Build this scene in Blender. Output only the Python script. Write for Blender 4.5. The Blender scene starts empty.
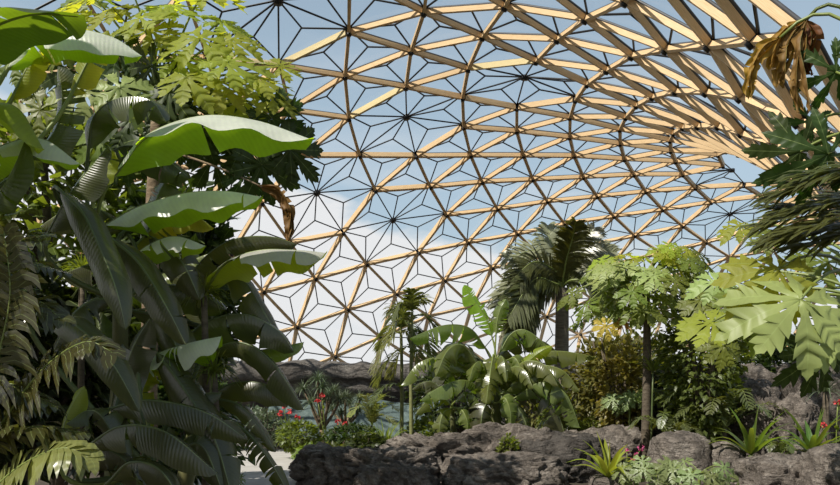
import bpy, math, random
from mathutils import Vector, noise
V = Vector
C = bpy.context.scene.collection
SC = bpy.context.scene
R_ = math.radians
UP = V((0, 0, 1))

# ------------------------------------------------------------------ camera
CAM_H = 1.6
FPX, CX, HY = 720.0, 420.0, 395.0          # focal length in pixels, principal column, eye level row
cam_d = bpy.data.cameras.new('camera')
cam_d.sensor_width = 36.0
cam_d.lens = 36.0 * FPX / 840.0
cam_d.shift_y = (HY - 242.5) / 840.0
cam_d.clip_end = 500
cam = bpy.data.objects.new('camera', cam_d)
C.objects.link(cam)
cam.location = (0, 0, CAM_H)
cam.rotation_euler = (math.pi / 2, 0, 0)
SC.camera = cam
SC.view_settings.view_transform = 'Standard'
SC.view_settings.look = 'None'
SC.view_settings.exposure = 0.0
SC.view_settings.gamma = 1.0
SC.view_settings.use_curve_mapping = False


def at(px, py, d):
    """surveyed bearing (column, row of the photo) and distance -> world point"""
    return V(((px - CX) / FPX * d, d, CAM_H + (HY - py) / FPX * d))


def m2p(d):
    return d / FPX


# dome nodes: lattice row and column, position in strut lengths
LAT = [
    (-8, 6, -3.96, 6.26, 3.45), (-8, 7, -3.30, 5.86, 4.08), (-7, 2, -5.16, 8.11, 0.58), (-7, 4, -4.45, 7.55, 2.40), (-7, 5, -3.90, 7.22, 3.19), (-7, 6, -3.21, 6.82, 3.82),
    (-7, 7, -2.43, 6.34, 4.27), (-7, 11, 0.64, 4.16, 3.12), (-7, 12, 1.21, 3.71, 2.42), (-7, 13, 1.80, 3.39, 1.66), (-6, 2, -4.86, 8.81, 1.23), (-6, 3, -4.47, 8.52, 2.12),
    (-6, 4, -3.90, 8.18, 2.92), (-6, 5, -3.20, 7.79, 3.59), (-6, 6, -2.39, 7.32, 4.09), (-6, 7, -1.55, 6.79, 4.30), (-6, 8, -0.73, 6.22, 4.20), (-6, 9, 0.06, 5.66, 3.85),
    (-6, 10, 0.80, 5.13, 3.35), (-6, 11, 1.43, 4.64, 2.75), (-6, 12, 1.96, 4.27, 2.08), (-6, 13, 2.51, 4.04, 1.32), (-6, 14, 3.07, 3.95, 0.48), (-5, 0, -4.95, 9.97, -0.07),
    (-5, 1, -4.79, 9.78, 0.90), (-5, 2, -4.46, 9.50, 1.81), (-5, 3, -3.94, 9.17, 2.64), (-5, 4, -3.26, 8.78, 3.34), (-5, 5, -2.45, 8.32, 3.88), (-5, 6, -1.53, 7.80, 4.22),
    (-5, 7, -0.71, 7.25, 4.21), (-5, 8, 0.09, 6.67, 3.98), (-5, 9, 0.87, 6.12, 3.58), (-5, 10, 1.60, 5.63, 3.06), (-5, 11, 2.08, 5.21, 2.51), (-5, 12, 2.57, 4.92, 1.85),
    (-5, 13, 3.11, 4.76, 1.06), (-5, 14, 3.65, 4.72, 0.20), (-4, -1, -4.71, 10.86, -0.47), (-4, 0, -4.62, 10.71, 0.52), (-4, 1, -4.37, 10.48, 1.45), (-4, 2, -3.94, 10.16, 2.31),
    (-4, 3, -3.32, 9.78, 3.05), (-4, 4, -2.55, 9.34, 3.65), (-4, 5, -1.72, 8.84, 4.02), (-4, 6, -0.82, 8.30, 4.16), (-4, 7, 0.04, 7.72, 4.08), (-4, 8, 0.84, 7.16, 3.84),
    (-4, 9, 1.52, 6.65, 3.45), (-4, 10, 2.11, 6.21, 2.96), (-4, 11, 2.59, 5.85, 2.40), (-4, 12, 3.13, 5.61, 1.66), (-4, 13, 3.65, 5.52, 0.81), (-3, -1, -4.33, 11.60, 0.08),
    (-3, 0, -4.14, 11.42, 1.04), (-3, 1, -3.80, 11.14, 1.92), (-3, 2, -3.32, 10.77, 2.69), (-3, 3, -2.58, 10.36, 3.37), (-3, 4, -1.77, 9.87, 3.88), (-3, 5, -0.97, 9.34, 4.11),
    (-3, 6, -0.11, 8.78, 4.17), (-3, 7, 0.71, 8.21, 4.06), (-3, 8, 1.46, 7.68, 3.77), (-3, 9, 2.11, 7.20, 3.37), (-3, 10, 2.69, 6.80, 2.84), (-3, 11, 3.17, 6.48, 2.24),
    (-3, 12, 3.70, 6.29, 1.39), (-2, -2, -3.92, 12.40, -0.41), (-2, -1, -3.79, 12.29, 0.56), (-2, 0, -3.52, 12.07, 1.47), (-2, 1, -3.07, 11.75, 2.29), (-2, 2, -2.48, 11.36, 3.01),
    (-2, 3, -1.77, 10.90, 3.60), (-2, 4, -1.02, 10.39, 3.97), (-2, 5, -0.19, 9.83, 4.18), (-2, 6, 0.62, 9.26, 4.17), (-2, 7, 1.40, 8.70, 4.01), (-2, 8, 2.12, 8.19, 3.67),
    (-2, 9, 2.74, 7.74, 3.24), (-2, 10, 3.28, 7.38, 2.66), (-2, 11, 3.85, 7.05, 1.87), (-1, -2, -3.25, 13.04, 0.01), (-1, -1, -3.12, 12.92, 0.97), (-1, 0, -2.74, 12.67, 1.80),
    (-1, 1, -2.21, 12.33, 2.59), (-1, 2, -1.68, 11.90, 3.29), (-1, 3, -0.95, 11.41, 3.77), (-1, 4, -0.19, 10.86, 4.13), (-1, 5, 0.61, 10.29, 4.22), (-1, 6, 1.40, 9.69, 4.21),
    (-1, 7, 2.12, 9.16, 3.93), (-1, 8, 2.79, 8.66, 3.56), (-1, 9, 3.40, 8.23, 3.05), (-1, 10, 4.10, 7.81, 2.23), (0, -3, -2.56, 13.62, -0.56), (0, -2, -2.50, 13.64, 0.38),
    (0, -1, -2.29, 13.50, 1.26), (0, 0, -1.91, 13.23, 2.12), (0, 1, -1.36, 12.86, 2.88), (0, 2, -0.76, 12.40, 3.50), (0, 3, -0.06, 11.88, 3.92), (0, 4, 0.69, 11.30, 4.18),
    (0, 5, 1.44, 10.70, 4.24), (0, 6, 2.18, 10.11, 4.12), (0, 7, 2.87, 9.56, 3.82), (0, 8, 3.49, 9.06, 3.36), (0, 9, 4.32, 8.57, 2.55), (1, -3, -1.75, 14.21, -0.19),
    (1, -2, -1.66, 14.21, 0.75), (1, -1, -1.39, 14.04, 1.65), (1, 0, -1.00, 13.74, 2.48), (1, 1, -0.47, 13.34, 3.19), (1, 2, 0.19, 12.85, 3.69), (1, 3, 0.87, 12.28, 4.06),
    (1, 4, 1.57, 11.67, 4.25), (1, 5, 2.30, 11.04, 4.23), (1, 6, 2.98, 10.44, 4.00), (1, 7, 3.60, 9.88, 3.65), (1, 8, 4.50, 9.32, 2.89), (2, -4, -0.90, 14.61, -0.69),
    (2, -3, -0.92, 14.76, 0.26), (2, -2, -0.80, 14.74, 1.18), (2, -1, -0.46, 14.54, 2.02), (2, 0, -0.02, 14.21, 2.79), (2, 1, 0.52, 13.77, 3.42), (2, 2, 1.15, 13.23, 3.89),
    (2, 3, 1.82, 12.62, 4.17), (2, 4, 2.49, 11.97, 4.26), (2, 5, 3.14, 11.32, 4.15), (2, 6, 3.76, 10.69, 3.86), (2, 7, 4.65, 10.06, 3.26), (3, -4, -0.08, 15.14, -0.25),
    (3, -3, -0.03, 15.28, 0.71), (3, -2, 0.20, 15.22, 1.66), (3, -1, 0.53, 15.01, 2.37), (3, 0, 0.99, 14.63, 3.08), (3, 1, 1.53, 14.14, 3.63), (3, 2, 2.13, 13.55, 4.03),
    (3, 3, 2.76, 12.88, 4.25), (3, 4, 3.39, 12.20, 4.23), (3, 5, 3.99, 11.50, 4.04), (3, 6, 4.78, 10.82, 3.59), (4, -4, 0.81, 15.65, 0.17), (4, -3, 0.90, 15.77, 1.12),
    (4, -2, 1.15, 15.70, 1.93), (4, -1, 1.56, 15.41, 2.70), (4, 0, 2.04, 14.97, 3.33), (4, 1, 2.56, 14.41, 3.85), (4, 2, 3.13, 13.77, 4.14), (4, 3, 3.71, 13.06, 4.25),
    (4, 4, 4.29, 12.32, 4.15), (4, 5, 4.92, 11.59, 3.90), (5, -5, 1.72, 15.86, -0.35), (5, -4, 1.73, 16.13, 0.58), (5, -3, 1.87, 16.21, 1.50), (5, -2, 2.20, 16.07, 2.28),
    (5, -1, 2.65, 15.72, 3.02), (5, 0, 3.07, 15.23, 3.60), (5, 1, 3.60, 14.60, 4.00), (5, 2, 4.13, 13.88, 4.22), (5, 3, 4.66, 13.13, 4.23), (5, 4, 5.12, 12.37, 4.10),
    (6, -5, 2.62, 16.28, 0.07), (6, -4, 2.71, 16.53, 0.98), (6, -3, 2.93, 16.58, 1.79), (6, -2, 3.30, 16.36, 2.63), (6, -1, 3.71, 15.95, 3.30), (6, 0, 4.15, 15.37, 3.79),
    (6, 1, 4.61, 14.68, 4.12), (6, 2, 5.08, 13.91, 4.23), (6, 3, 5.52, 13.10, 4.14), (7, -6, 3.53, 16.27, -0.43), (7, -5, 3.58, 16.65, 0.48), (7, -4, 3.76, 16.85, 1.41),
    (7, -3, 4.04, 16.83, 2.23), (7, -2, 4.43, 16.55, 2.98), (7, -1, 4.80, 16.06, 3.53), (7, 0, 5.20, 15.40, 3.94), (7, 1, 5.60, 14.63, 4.18), (7, 2, 5.97, 13.78, 4.23),
    (8, -6, 4.42, 16.65, -0.08), (8, -5, 4.57, 16.99, 0.84), (8, -4, 4.82, 17.12, 1.74), (8, -3, 5.17, 17.00, 2.58), (8, -2, 5.57, 16.62, 3.27), (8, -1, 5.87, 16.05, 3.74),
    (8, 0, 6.20, 15.31, 4.07), (8, 1, 6.50, 14.45, 4.18), (9, -7, 5.22, 16.54, -0.67), (9, -6, 5.35, 17.01, 0.21), (9, -5, 5.58, 17.28, 1.14), (9, -4, 5.89, 17.32, 2.06),
    (9, -3, 6.28, 17.09, 2.89), (9, -2, 6.62, 16.62, 3.50), (9, -1, 6.88, 15.93, 3.94), (9, 0, 7.16, 15.08, 4.13), (9, 1, 7.40, 14.12, 4.12), (10, -7, 6.11, 16.94, -0.43),
    (10, -6, 6.30, 17.34, 0.48), (10, -5, 6.59, 17.52, 1.43), (10, -4, 6.96, 17.44, 2.38), (10, -3, 7.37, 17.07, 3.25), (10, -2, 7.64, 16.49, 3.78), (10, -1, 7.89, 15.68, 4.11),
    (10, 0, 8.13, 14.75, 4.21), (10, 1, 8.33, 13.76, 4.07), (11, -6, 7.26, 17.62, 0.73), (11, -5, 7.60, 17.69, 1.71), (11, -4, 7.99, 17.48, 2.64), (11, -3, 8.36, 17.01, 3.41),
    (11, -2, 8.64, 16.28, 3.93), (11, -1, 8.87, 15.39, 4.20), (11, 0, 9.07, 14.41, 4.26), (12, -6, 8.22, 17.85, 0.96), (12, -5, 8.59, 17.79, 1.92), (12, -4, 8.99, 17.44, 2.79),
    (12, -3, 9.33, 16.83, 3.50), (12, -2, 9.61, 16.01, 3.98), (12, -1, 9.82, 15.07, 4.23), (12, 0, 10.02, 14.09, 4.29), (13, -6, 9.19, 18.02, 1.15), (13, -5, 9.58, 17.77, 2.05),
    (13, -4, 9.96, 17.28, 2.85), (13, -3, 10.29, 16.57, 3.50), (13, -2, 10.55, 15.71, 3.95), (13, -1, 10.77, 14.76, 4.21), (13, 0, 10.96, 13.77, 4.27), (14, -7, 9.76, 18.18, 0.35),
]
# ------------------------------------------------------------------ materials
def new_mat(name):
    m = bpy.data.materials.new(name)
    m.use_nodes = True
    nt = m.node_tree
    nt.nodes.clear()
    return m, nt, nt.nodes.new('ShaderNodeOutputMaterial')


def ramp(nt, fac, stops, interp='LINEAR'):
    r = nt.nodes.new('ShaderNodeValToRGB')
    r.color_ramp.interpolation = interp
    els = r.color_ramp.elements
    while len(els) < len(stops):
        els.new(0.5)
    for e, (p, c) in zip(els, stops):
        e.position = p
        e.color = (*c, 1) if len(c) == 3 else c
    nt.links.new(fac, r.inputs[0])
    return r.outputs[0]


def noise_tex(nt, scale, detail=4, rough=.55, coord='Object', stretch=None):
    tc = nt.nodes.new('ShaderNodeTexCoord')
    out = tc.outputs[coord]
    if stretch:
        mp = nt.nodes.new('ShaderNodeMapping')
        mp.inputs['Scale'].default_value = stretch
        nt.links.new(out, mp.inputs[0])
        out = mp.outputs[0]
    n = nt.nodes.new('ShaderNodeTexNoise')
    n.inputs['Scale'].default_value = scale
    n.inputs['Detail'].default_value = detail
    n.inputs['Roughness'].default_value = rough
    nt.links.new(out, n.inputs['Vector'])
    return n.outputs['Fac']


def math_n(nt, op, a, b=None, c=None, clamp=False):
    n = nt.nodes.new('ShaderNodeMath')
    n.operation = op
    n.use_clamp = clamp
    for i, x in enumerate((a, b, c)):
        if x is None:
            continue
        if isinstance(x, (int, float)):
            n.inputs[i].default_value = x
        else:
            nt.links.new(x, n.inputs[i])
    return n.outputs[0]


def mix_col(nt, fac, a, b, mode='MIX'):
    n = nt.nodes.new('ShaderNodeMix')
    n.data_type = 'RGBA'
    n.blend_type = mode
    for sock, x in ((n.inputs[0], fac), (n.inputs[6], a), (n.inputs[7], b)):
        if isinstance(x, (int, float)):
            sock.default_value = x
        elif isinstance(x, tuple):
            sock.default_value = (*x, 1)
        else:
            nt.links.new(x, sock)
    return n.outputs[2]


def leaf_mat(name, top, under, glow, rough=.4, veins=26., trans=.42, spec=.5, bump=.35, var=.35):
    """two sided leaf: top and under colour, light passing through the blade, lateral veins from the UVs"""
    m, nt, out = new_mat(name)
    L = nt.links
    oi = nt.nodes.new('ShaderNodeObjectInfo')
    geo = nt.nodes.new('ShaderNodeNewGeometry')
    nz = noise_tex(nt, 3.5, 3)
    base = mix_col(nt, geo.outputs['Backfacing'], top, under)
    v1 = math_n(nt, 'MULTIPLY_ADD', oi.outputs['Random'], var, 1 - var / 2)
    v2 = math_n(nt, 'MULTIPLY_ADD', nz, .7, .65)
    vv = math_n(nt, 'MULTIPLY', v1, v2)
    hsv = nt.nodes.new('ShaderNodeHueSaturation')
    L.new(base, hsv.inputs['Color'])
    L.new(vv, hsv.inputs['Value'])
    hh = math_n(nt, 'MULTIPLY_ADD', oi.outputs['Random'], .04, .48)
    L.new(hh, hsv.inputs['Hue'])
    col = hsv.outputs[0]
    uv = nt.nodes.new('ShaderNodeUVMap')
    sep = nt.nodes.new('ShaderNodeSeparateXYZ')
    L.new(uv.outputs[0], sep.inputs[0])
    au = math_n(nt, 'ABSOLUTE', math_n(nt, 'SUBTRACT', sep.outputs[0], .5))
    ph = math_n(nt, 'SUBTRACT', sep.outputs[1], math_n(nt, 'MULTIPLY', au, .12))
    wv = math_n(nt, 'SINE', math_n(nt, 'MULTIPLY', ph, veins * 6.283))
    rib = math_n(nt, 'LESS_THAN', au, .018)
    col = mix_col(nt, math_n(nt, 'MULTIPLY', rib, .5), col, (.32, .40, .14))
    bs = nt.nodes.new('ShaderNodeBsdfPrincipled')
    L.new(col, bs.inputs['Base Color'])
    bs.inputs['Roughness'].default_value = rough
    bs.inputs['Specular IOR Level'].default_value = spec
    bp = nt.nodes.new('ShaderNodeBump')
    bp.inputs['Strength'].default_value = bump
    bp.inputs['Distance'].default_value = .006
    L.new(math_n(nt, 'ADD', wv, math_n(nt, 'MULTIPLY', nz, 2.)), bp.inputs['Height'])
    L.new(bp.outputs[0], bs.inputs['Normal'])
    tr = nt.nodes.new('ShaderNodeBsdfTranslucent')
    gcol = mix_col(nt, math_n(nt, 'MULTIPLY_ADD', wv, .1, .1, True), glow, tuple(x * .6 for x in glow))
    hs2 = nt.nodes.new('ShaderNodeHueSaturation')
    L.new(gcol, hs2.inputs['Color'])
    L.new(vv, hs2.inputs['Value'])
    L.new(hh, hs2.inputs['Hue'])
    L.new(hs2.outputs[0], tr.inputs['Color'])
    mx = nt.nodes.new('ShaderNodeMixShader')
    mx.inputs[0].default_value = trans
    L.new(bs.outputs[0], mx.inputs[1])
    L.new(tr.outputs[0], mx.inputs[2])
    L.new(mx.outputs[0], out.inputs[0])
    return m


def plain_mat(name, c1, c2, scale=6., rough=.8, bump=.4, stretch=None, spec=.3, metal=0., dist=.02, detail=5):
    m, nt, out = new_mat(name)
    nz = noise_tex(nt, scale, detail, .6, 'Object', stretch)
    bs = nt.nodes.new('ShaderNodeBsdfPrincipled')
    nt.links.new(ramp(nt, nz, [(.3, c1), (.7, c2)]), bs.inputs['Base Color'])
    bs.inputs['Roughness'].default_value = rough
    bs.inputs['Specular IOR Level'].default_value = spec
    bs.inputs['Metallic'].default_value = metal
    bp = nt.nodes.new('ShaderNodeBump')
    bp.inputs['Strength'].default_value = bump
    bp.inputs['Distance'].default_value = dist
    nt.links.new(nz, bp.inputs['Height'])
    nt.links.new(bp.outputs[0], bs.inputs['Normal'])
    nt.links.new(bs.outputs[0], out.inputs[0])
    return m


def rock_mat(name, dark, mid, light, scale=2.2):
    m, nt, out = new_mat(name)
    L = nt.links
    n1 = noise_tex(nt, scale, 8, .62)
    n2 = noise_tex(nt, scale * 7, 6, .7)
    n3 = noise_tex(nt, scale * 1.3, 5, .6, stretch=(1, 1, 5))
    tc = nt.nodes.new('ShaderNodeTexCoord')
    vo = nt.nodes.new('ShaderNodeTexVoronoi')
    vo.feature = 'DISTANCE_TO_EDGE'
    vo.inputs['Scale'].default_value = scale * 1.1
    wob = nt.nodes.new('ShaderNodeVectorMath')
    wob.operation = 'MULTIPLY_ADD'
    cmb = nt.nodes.new('ShaderNodeCombineXYZ')
    L.new(n2, cmb.inputs[0])
    L.new(n1, cmb.inputs[1])
    L.new(n3, cmb.inputs[2])
    L.new(cmb.outputs[0], wob.inputs[0])
    wob.inputs[1].default_value = (.5, .5, .5)
    L.new(tc.outputs['Object'], wob.inputs[2])
    L.new(wob.outputs[0], vo.inputs['Vector'])
    crack = math_n(nt, 'MULTIPLY', vo.outputs['Distance'], 9., clamp=True)
    f = math_n(nt, 'MULTIPLY_ADD', n2, .45, math_n(nt, 'MULTIPLY', n1, .55))
    col = ramp(nt, f, [(.32, dark), (.5, mid), (.68, light)])
    bs = nt.nodes.new('ShaderNodeBsdfPrincipled')
    L.new(col, bs.inputs['Base Color'])
    bs.inputs['Roughness'].default_value = .82
    bs.inputs['Specular IOR Level'].default_value = .3
    h = math_n(nt, 'ADD', math_n(nt, 'MULTIPLY', n2, .6), math_n(nt, 'ADD', math_n(nt, 'MULTIPLY', n3, .8), math_n(nt, 'MULTIPLY', crack, .22)))
    bp = nt.nodes.new('ShaderNodeBump')
    bp.inputs['Strength'].default_value = 1.
    bp.inputs['Distance'].default_value = .13
    L.new(h, bp.inputs['Height'])
    L.new(bp.outputs[0], bs.inputs['Normal'])
    L.new(bs.outputs[0], out.inputs[0])
    return m


M = {}
M['banana'] = leaf_mat('banana_leaf', (.60, .60, .53), (.10, .17, .02), (.60, .78, .012), .38, 34, .45, .6, .10)  # waxy upper side, its bright sunlit sheen put into the colour
M['banana_dark'] = leaf_mat('banana_leaf_shade', (.052, .056, .023), (.042, .064, .014), (.22, .31, .010), .27, 40, .28, .75, .13)  # same leaf where shaded: the shade is painted into its dark colours
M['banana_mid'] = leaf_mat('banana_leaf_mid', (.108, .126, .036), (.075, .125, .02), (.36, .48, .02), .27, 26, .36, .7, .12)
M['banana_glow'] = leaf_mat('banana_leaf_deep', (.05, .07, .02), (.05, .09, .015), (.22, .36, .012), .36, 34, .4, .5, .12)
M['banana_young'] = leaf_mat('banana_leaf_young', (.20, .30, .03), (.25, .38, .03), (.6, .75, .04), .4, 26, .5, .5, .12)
M['banana_yellow'] = leaf_mat('banana_leaf_backlit', (.20, .24, .02), (.30, .34, .02), (.75, .72, .02), .4, 26, .5, .5, .12)  # leaves with sun behind them; that yellow glow is painted as leaf colour
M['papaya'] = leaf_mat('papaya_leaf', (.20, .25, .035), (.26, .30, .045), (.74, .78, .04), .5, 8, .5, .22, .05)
M['papaya_shade'] = leaf_mat('papaya_leaf_shade', (.022, .040, .008), (.033, .053, .012), (.07, .14, .01), .5, 8, .25, .25, .05)  # papaya leaves in shade, their darkness put into the colour
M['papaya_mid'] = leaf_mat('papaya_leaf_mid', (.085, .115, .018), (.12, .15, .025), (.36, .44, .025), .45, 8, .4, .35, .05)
M['papaya_sheen'] = leaf_mat('papaya_leaf_sheen', (.235, .275, .105), (.25, .30, .10), (.42, .52, .08), .45, 8, .3, .3, .08)  # sunlit gloss of papaya leaves painted as a paler leaf colour
M['fern'] = leaf_mat('fern_leaflet', (.046, .045, .013), (.06, .06, .015), (.15, .15, .015), .24, 4, .28, .75, .1)
M['fern_pale'] = leaf_mat('fern_leaflet_pale', (.16, .17, .05), (.2, .2, .06), (.35, .38, .06), .32, 4, .3, .6, .2)
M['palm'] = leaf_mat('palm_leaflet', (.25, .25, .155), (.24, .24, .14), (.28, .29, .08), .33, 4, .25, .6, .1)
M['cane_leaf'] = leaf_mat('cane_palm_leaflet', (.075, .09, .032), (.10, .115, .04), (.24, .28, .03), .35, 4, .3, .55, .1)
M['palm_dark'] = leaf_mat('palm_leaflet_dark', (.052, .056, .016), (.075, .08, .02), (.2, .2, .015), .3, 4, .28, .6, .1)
M['shrub_shade'] = leaf_mat('shrub_leaf_shade', (.024, .036, .009), (.032, .048, .012), (.085, .135, .01), .4, 6, .28, .45, .1)  # foliage in shade, darkened by colour since direct sun would brighten it
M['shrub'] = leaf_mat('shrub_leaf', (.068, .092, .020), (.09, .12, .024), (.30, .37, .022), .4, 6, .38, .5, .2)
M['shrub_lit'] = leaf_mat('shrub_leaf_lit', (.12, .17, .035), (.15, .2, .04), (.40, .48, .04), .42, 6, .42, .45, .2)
M['shrub_olive'] = leaf_mat('shrub_leaf_olive', (.135, .135, .034), (.16, .16, .04), (.42, .40, .045), .4, 6, .4, .5, .2)
M['croton'] = leaf_mat('croton_leaf', (.17, .14, .035), (.19, .17, .04), (.46, .38, .04), .4, 6, .4, .45, .2, .6)
M['grey_spike'] = leaf_mat('spike_leaf_grey', (.085, .115, .068), (.10, .13, .08), (.16, .22, .08), .42, 3, .22, .5, .1)
M['strap'] = leaf_mat('strap_leaf', (.06, .105, .022), (.09, .14, .028), (.34, .46, .03), .3, 3, .36, .6, .2)
M['strap_yellow'] = leaf_mat('strap_leaf_yellow', (.22, .25, .03), (.25, .28, .03), (.55, .6, .04), .35, 3, .4, .5, .2)
M['lacy'] = leaf_mat('lacy_leaf', (.15, .19, .075), (.17, .21, .08), (.3, .40, .06), .38, 8, .32, .5, .25)
M['yellow_leaf'] = leaf_mat('yellowed_leaf', (.48, .33, .05), (.5, .36, .07), (.7, .5, .06), .5, 8, .4, .3, .3)
M['orange_leaf'] = leaf_mat('orange_leaf', (.38, .15, .03), (.4, .18, .04), (.6, .25, .03), .5, 8, .35, .3, .3)
M['dead'] = leaf_mat('dead_leaf', (.15, .068, .02), (.17, .08, .022), (.36, .17, .02), .6, 6, .3, .3, .8, .5)
M['dead_gold'] = leaf_mat('dead_leaf_gold', (.22, .10, .015), (.25, .12, .02), (.55, .28, .02), .6, 6, .34, .3, .8, .5)
M['petiole'] = plain_mat('petiole', (.11, .15, .03), (.19, .22, .05), 5, .45, .2, spec=.5)
M['petiole_dark'] = plain_mat('petiole_dark', (.05, .075, .02), (.09, .11, .03), 5, .5, .2, spec=.5)
M['pseudostem'] = plain_mat('pseudostem', (.06, .07, .025), (.13, .12, .045), 4, .6, .5, (1, 1, .25))
M['bark'] = plain_mat('bark', (.11, .075, .045), (.23, .17, .11), 9, .9, .9, (1, 1, 2.5))
M['bark_dark'] = plain_mat('bark_dark', (.055, .042, .028), (.13, .105, .075), 9, .9, .9, (1, 1, 2.5))
M['palm_bark'] = plain_mat('palm_bark', (.085, .07, .05), (.2, .17, .12), 5, .9, 1., (1, 1, 6))
M['cane'] = plain_mat('cane', (.12, .13, .05), (.22, .22, .09), 4, .5, .3, (1, 1, 3))
M['rock'] = rock_mat('volcanic_rock', (.044, .037, .031), (.168, .141, .118), (.37, .325, .28), 2.4)
M['rock_dark'] = rock_mat('shaded_rock', (.03, .026, .023), (.075, .065, .056), (.15, .132, .115), 2.0)  # shaded copy of the rock: shade put into the colours
M['rock_wall'] = rock_mat('layered_rock', (.035, .031, .027), (.11, .096, .083), (.23, .208, .182), 1.3)
M['red'] = plain_mat('red_petal', (.45, .03, .035), (.62, .07, .07), 8, .5, .1)
M['pink'] = plain_mat('pink_petal', (.35, .04, .14), (.5, .09, .22), 8, .5, .1)
M['steel'] = plain_mat('black_steel', (.010, .010, .011), (.018, .018, .019), 4, .5, .05, spec=.4)
M['frame'] = plain_mat('grey_steel_frame', (.05, .05, .055), (.08, .08, .085), 4, .5, .05, spec=.4)
M['soil'] = plain_mat('soil', (.022, .017, .012), (.075, .06, .042), 1.3, .95, .8, dist=.06, detail=9)
M['path'] = plain_mat('pale_path', (.30, .285, .26), (.42, .40, .37), 1.6, .9, .25, detail=8)
M['netting'] = plain_mat('netting', (.05, .075, .07), (.12, .155, .145), 9, .8, .8)
M['grass'] = plain_mat('grass_outside', (.08, .11, .03), (.16, .19, .06), .4, .95, .3)


def wood_mat(name, c0, c1, c2):
    m, nt, out = new_mat(name)
    L = nt.links
    oi = nt.nodes.new('ShaderNodeObjectInfo')
    uv = nt.nodes.new('ShaderNodeUVMap')
    mp = nt.nodes.new('ShaderNodeMapping')
    mp.inputs['Scale'].default_value = (1.2, 16, 1)
    L.new(uv.outputs[0], mp.inputs[0])
    n = nt.nodes.new('ShaderNodeTexNoise')
    n.inputs['Scale'].default_value = 3.
    n.inputs['Detail'].default_value = 5
    L.new(mp.outputs[0], n.inputs['Vector'])
    col = ramp(nt, n.outputs['Fac'], [(.25, c0), (.55, c1), (.8, c2)])
    hsv = nt.nodes.new('ShaderNodeHueSaturation')
    L.new(col, hsv.inputs['Color'])
    L.new(math_n(nt, 'MULTIPLY_ADD', oi.outputs['Random'], .22, .9), hsv.inputs['Value'])
    bs = nt.nodes.new('ShaderNodeBsdfPrincipled')
    L.new(hsv.outputs[0], bs.inputs['Base Color'])
    bs.inputs['Roughness'].default_value = .55
    bs.inputs['Specular IOR Level'].default_value = .3
    L.new(bs.outputs[0], out.inputs[0])
    return m


M['wood'] = wood_mat('glulam_timber', (.54, .345, .165), (.71, .50, .28), (.80, .60, .365))
M['wood_pale'] = wood_mat('glulam_timber_pale', (.60, .47, .22), (.70, .57, .31), (.78, .66, .39))


def glaze_mat():
    m, nt, out = new_mat('clear_glazing')
    t = nt.nodes.new('ShaderNodeBsdfTransparent')
    t.inputs[0].default_value = (.965, .98, .985, 1)
    g = nt.nodes.new('ShaderNodeBsdfGlossy')
    g.inputs['Roughness'].default_value = .12
    mx = nt.nodes.new('ShaderNodeMixShader')
    mx.inputs[0].default_value = .035
    nt.links.new(t.outputs[0], mx.inputs[1])
    nt.links.new(g.outputs[0], mx.inputs[2])
    nt.links.new(mx.outputs[0], out.inputs[0])
    return m


M['glass'] = glaze_mat()


# ------------------------------------------------------------------ objects
def root(name, label, cat, loc, group=None):
    o = bpy.data.objects.new(name, None)
    C.objects.link(o)
    o.empty_display_size = .2
    o.location = loc
    tag(o, label, cat, group)
    return o


def tag(o, label=None, cat=None, group=None, kind=None):
    if label: o['label'] = label
    if cat: o['category'] = cat
    if group: o['group'] = group
    if kind: o['kind'] = kind
    return o


def origin_of(o):
    p = V((0, 0, 0))
    while o is not None:
        p = p + o.location
        o = o.parent
    return p


class MB:
    """collects world-space verts/faces of ONE mesh"""

    def __init__(s):
        s.v, s.f, s.uv = [], [], []

    def vert(s, p, uv=(0, 0)):
        s.v.append(V(p))
        s.uv.append(uv)
        return len(s.v) - 1

    def face(s, *ids):
        s.f.append(ids)

    def tube(s, pts, rad, n=6, cap=True):
        pts = [V(p) for p in pts]
        if isinstance(rad, (int, float)): rad = [rad] * len(pts)
        rings = []
        ref = None
        for i, p in enumerate(pts):
            t = (pts[min(i + 1, len(pts) - 1)] - pts[max(i - 1, 0)]).normalized()
            if ref is None:
                ref = t.orthogonal().normalized()
            a = (ref - t * ref.dot(t)).normalized()
            ref = a
            b = t.cross(a)
            rings.append([s.vert(p + (a * math.cos(6.2832 * k / n) + b * math.sin(6.2832 * k / n)) * rad[i], (k / n, i / max(1, len(pts) - 1))) for k in range(n)])
        for r0, r1 in zip(rings, rings[1:]):
            for k in range(n):
                s.face(r0[k], r0[(k + 1) % n], r1[(k + 1) % n], r1[k])
        if cap:
            s.face(*rings[0][::-1])
            s.face(*rings[-1])

    def build(s, name, mat, parent=None, smooth=True, loc=None):
        me = bpy.data.meshes.new(name)
        o = bpy.data.objects.new(name, me)
        C.objects.link(o)
        if parent is not None:
            o.parent = parent
            org = origin_of(parent)
        else:
            org = V(loc) if loc is not None else V((0, 0, 0))
            o.location = org
        me.from_pydata([tuple(p - org) for p in s.v], [], s.f)
        ul = me.uv_layers.new(name='UVMap')
        buf = [0.] * (2 * len(me.loops))
        for i, l in enumerate(me.loops):
            u = s.uv[l.vertex_index]
            buf[2 * i], buf[2 * i + 1] = u
        ul.data.foreach_set('uv', buf)
        if smooth:
            me.polygons.foreach_set('use_smooth', [True] * len(me.polygons))
        me.materials.append(mat)
        me.update()
        return o


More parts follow.
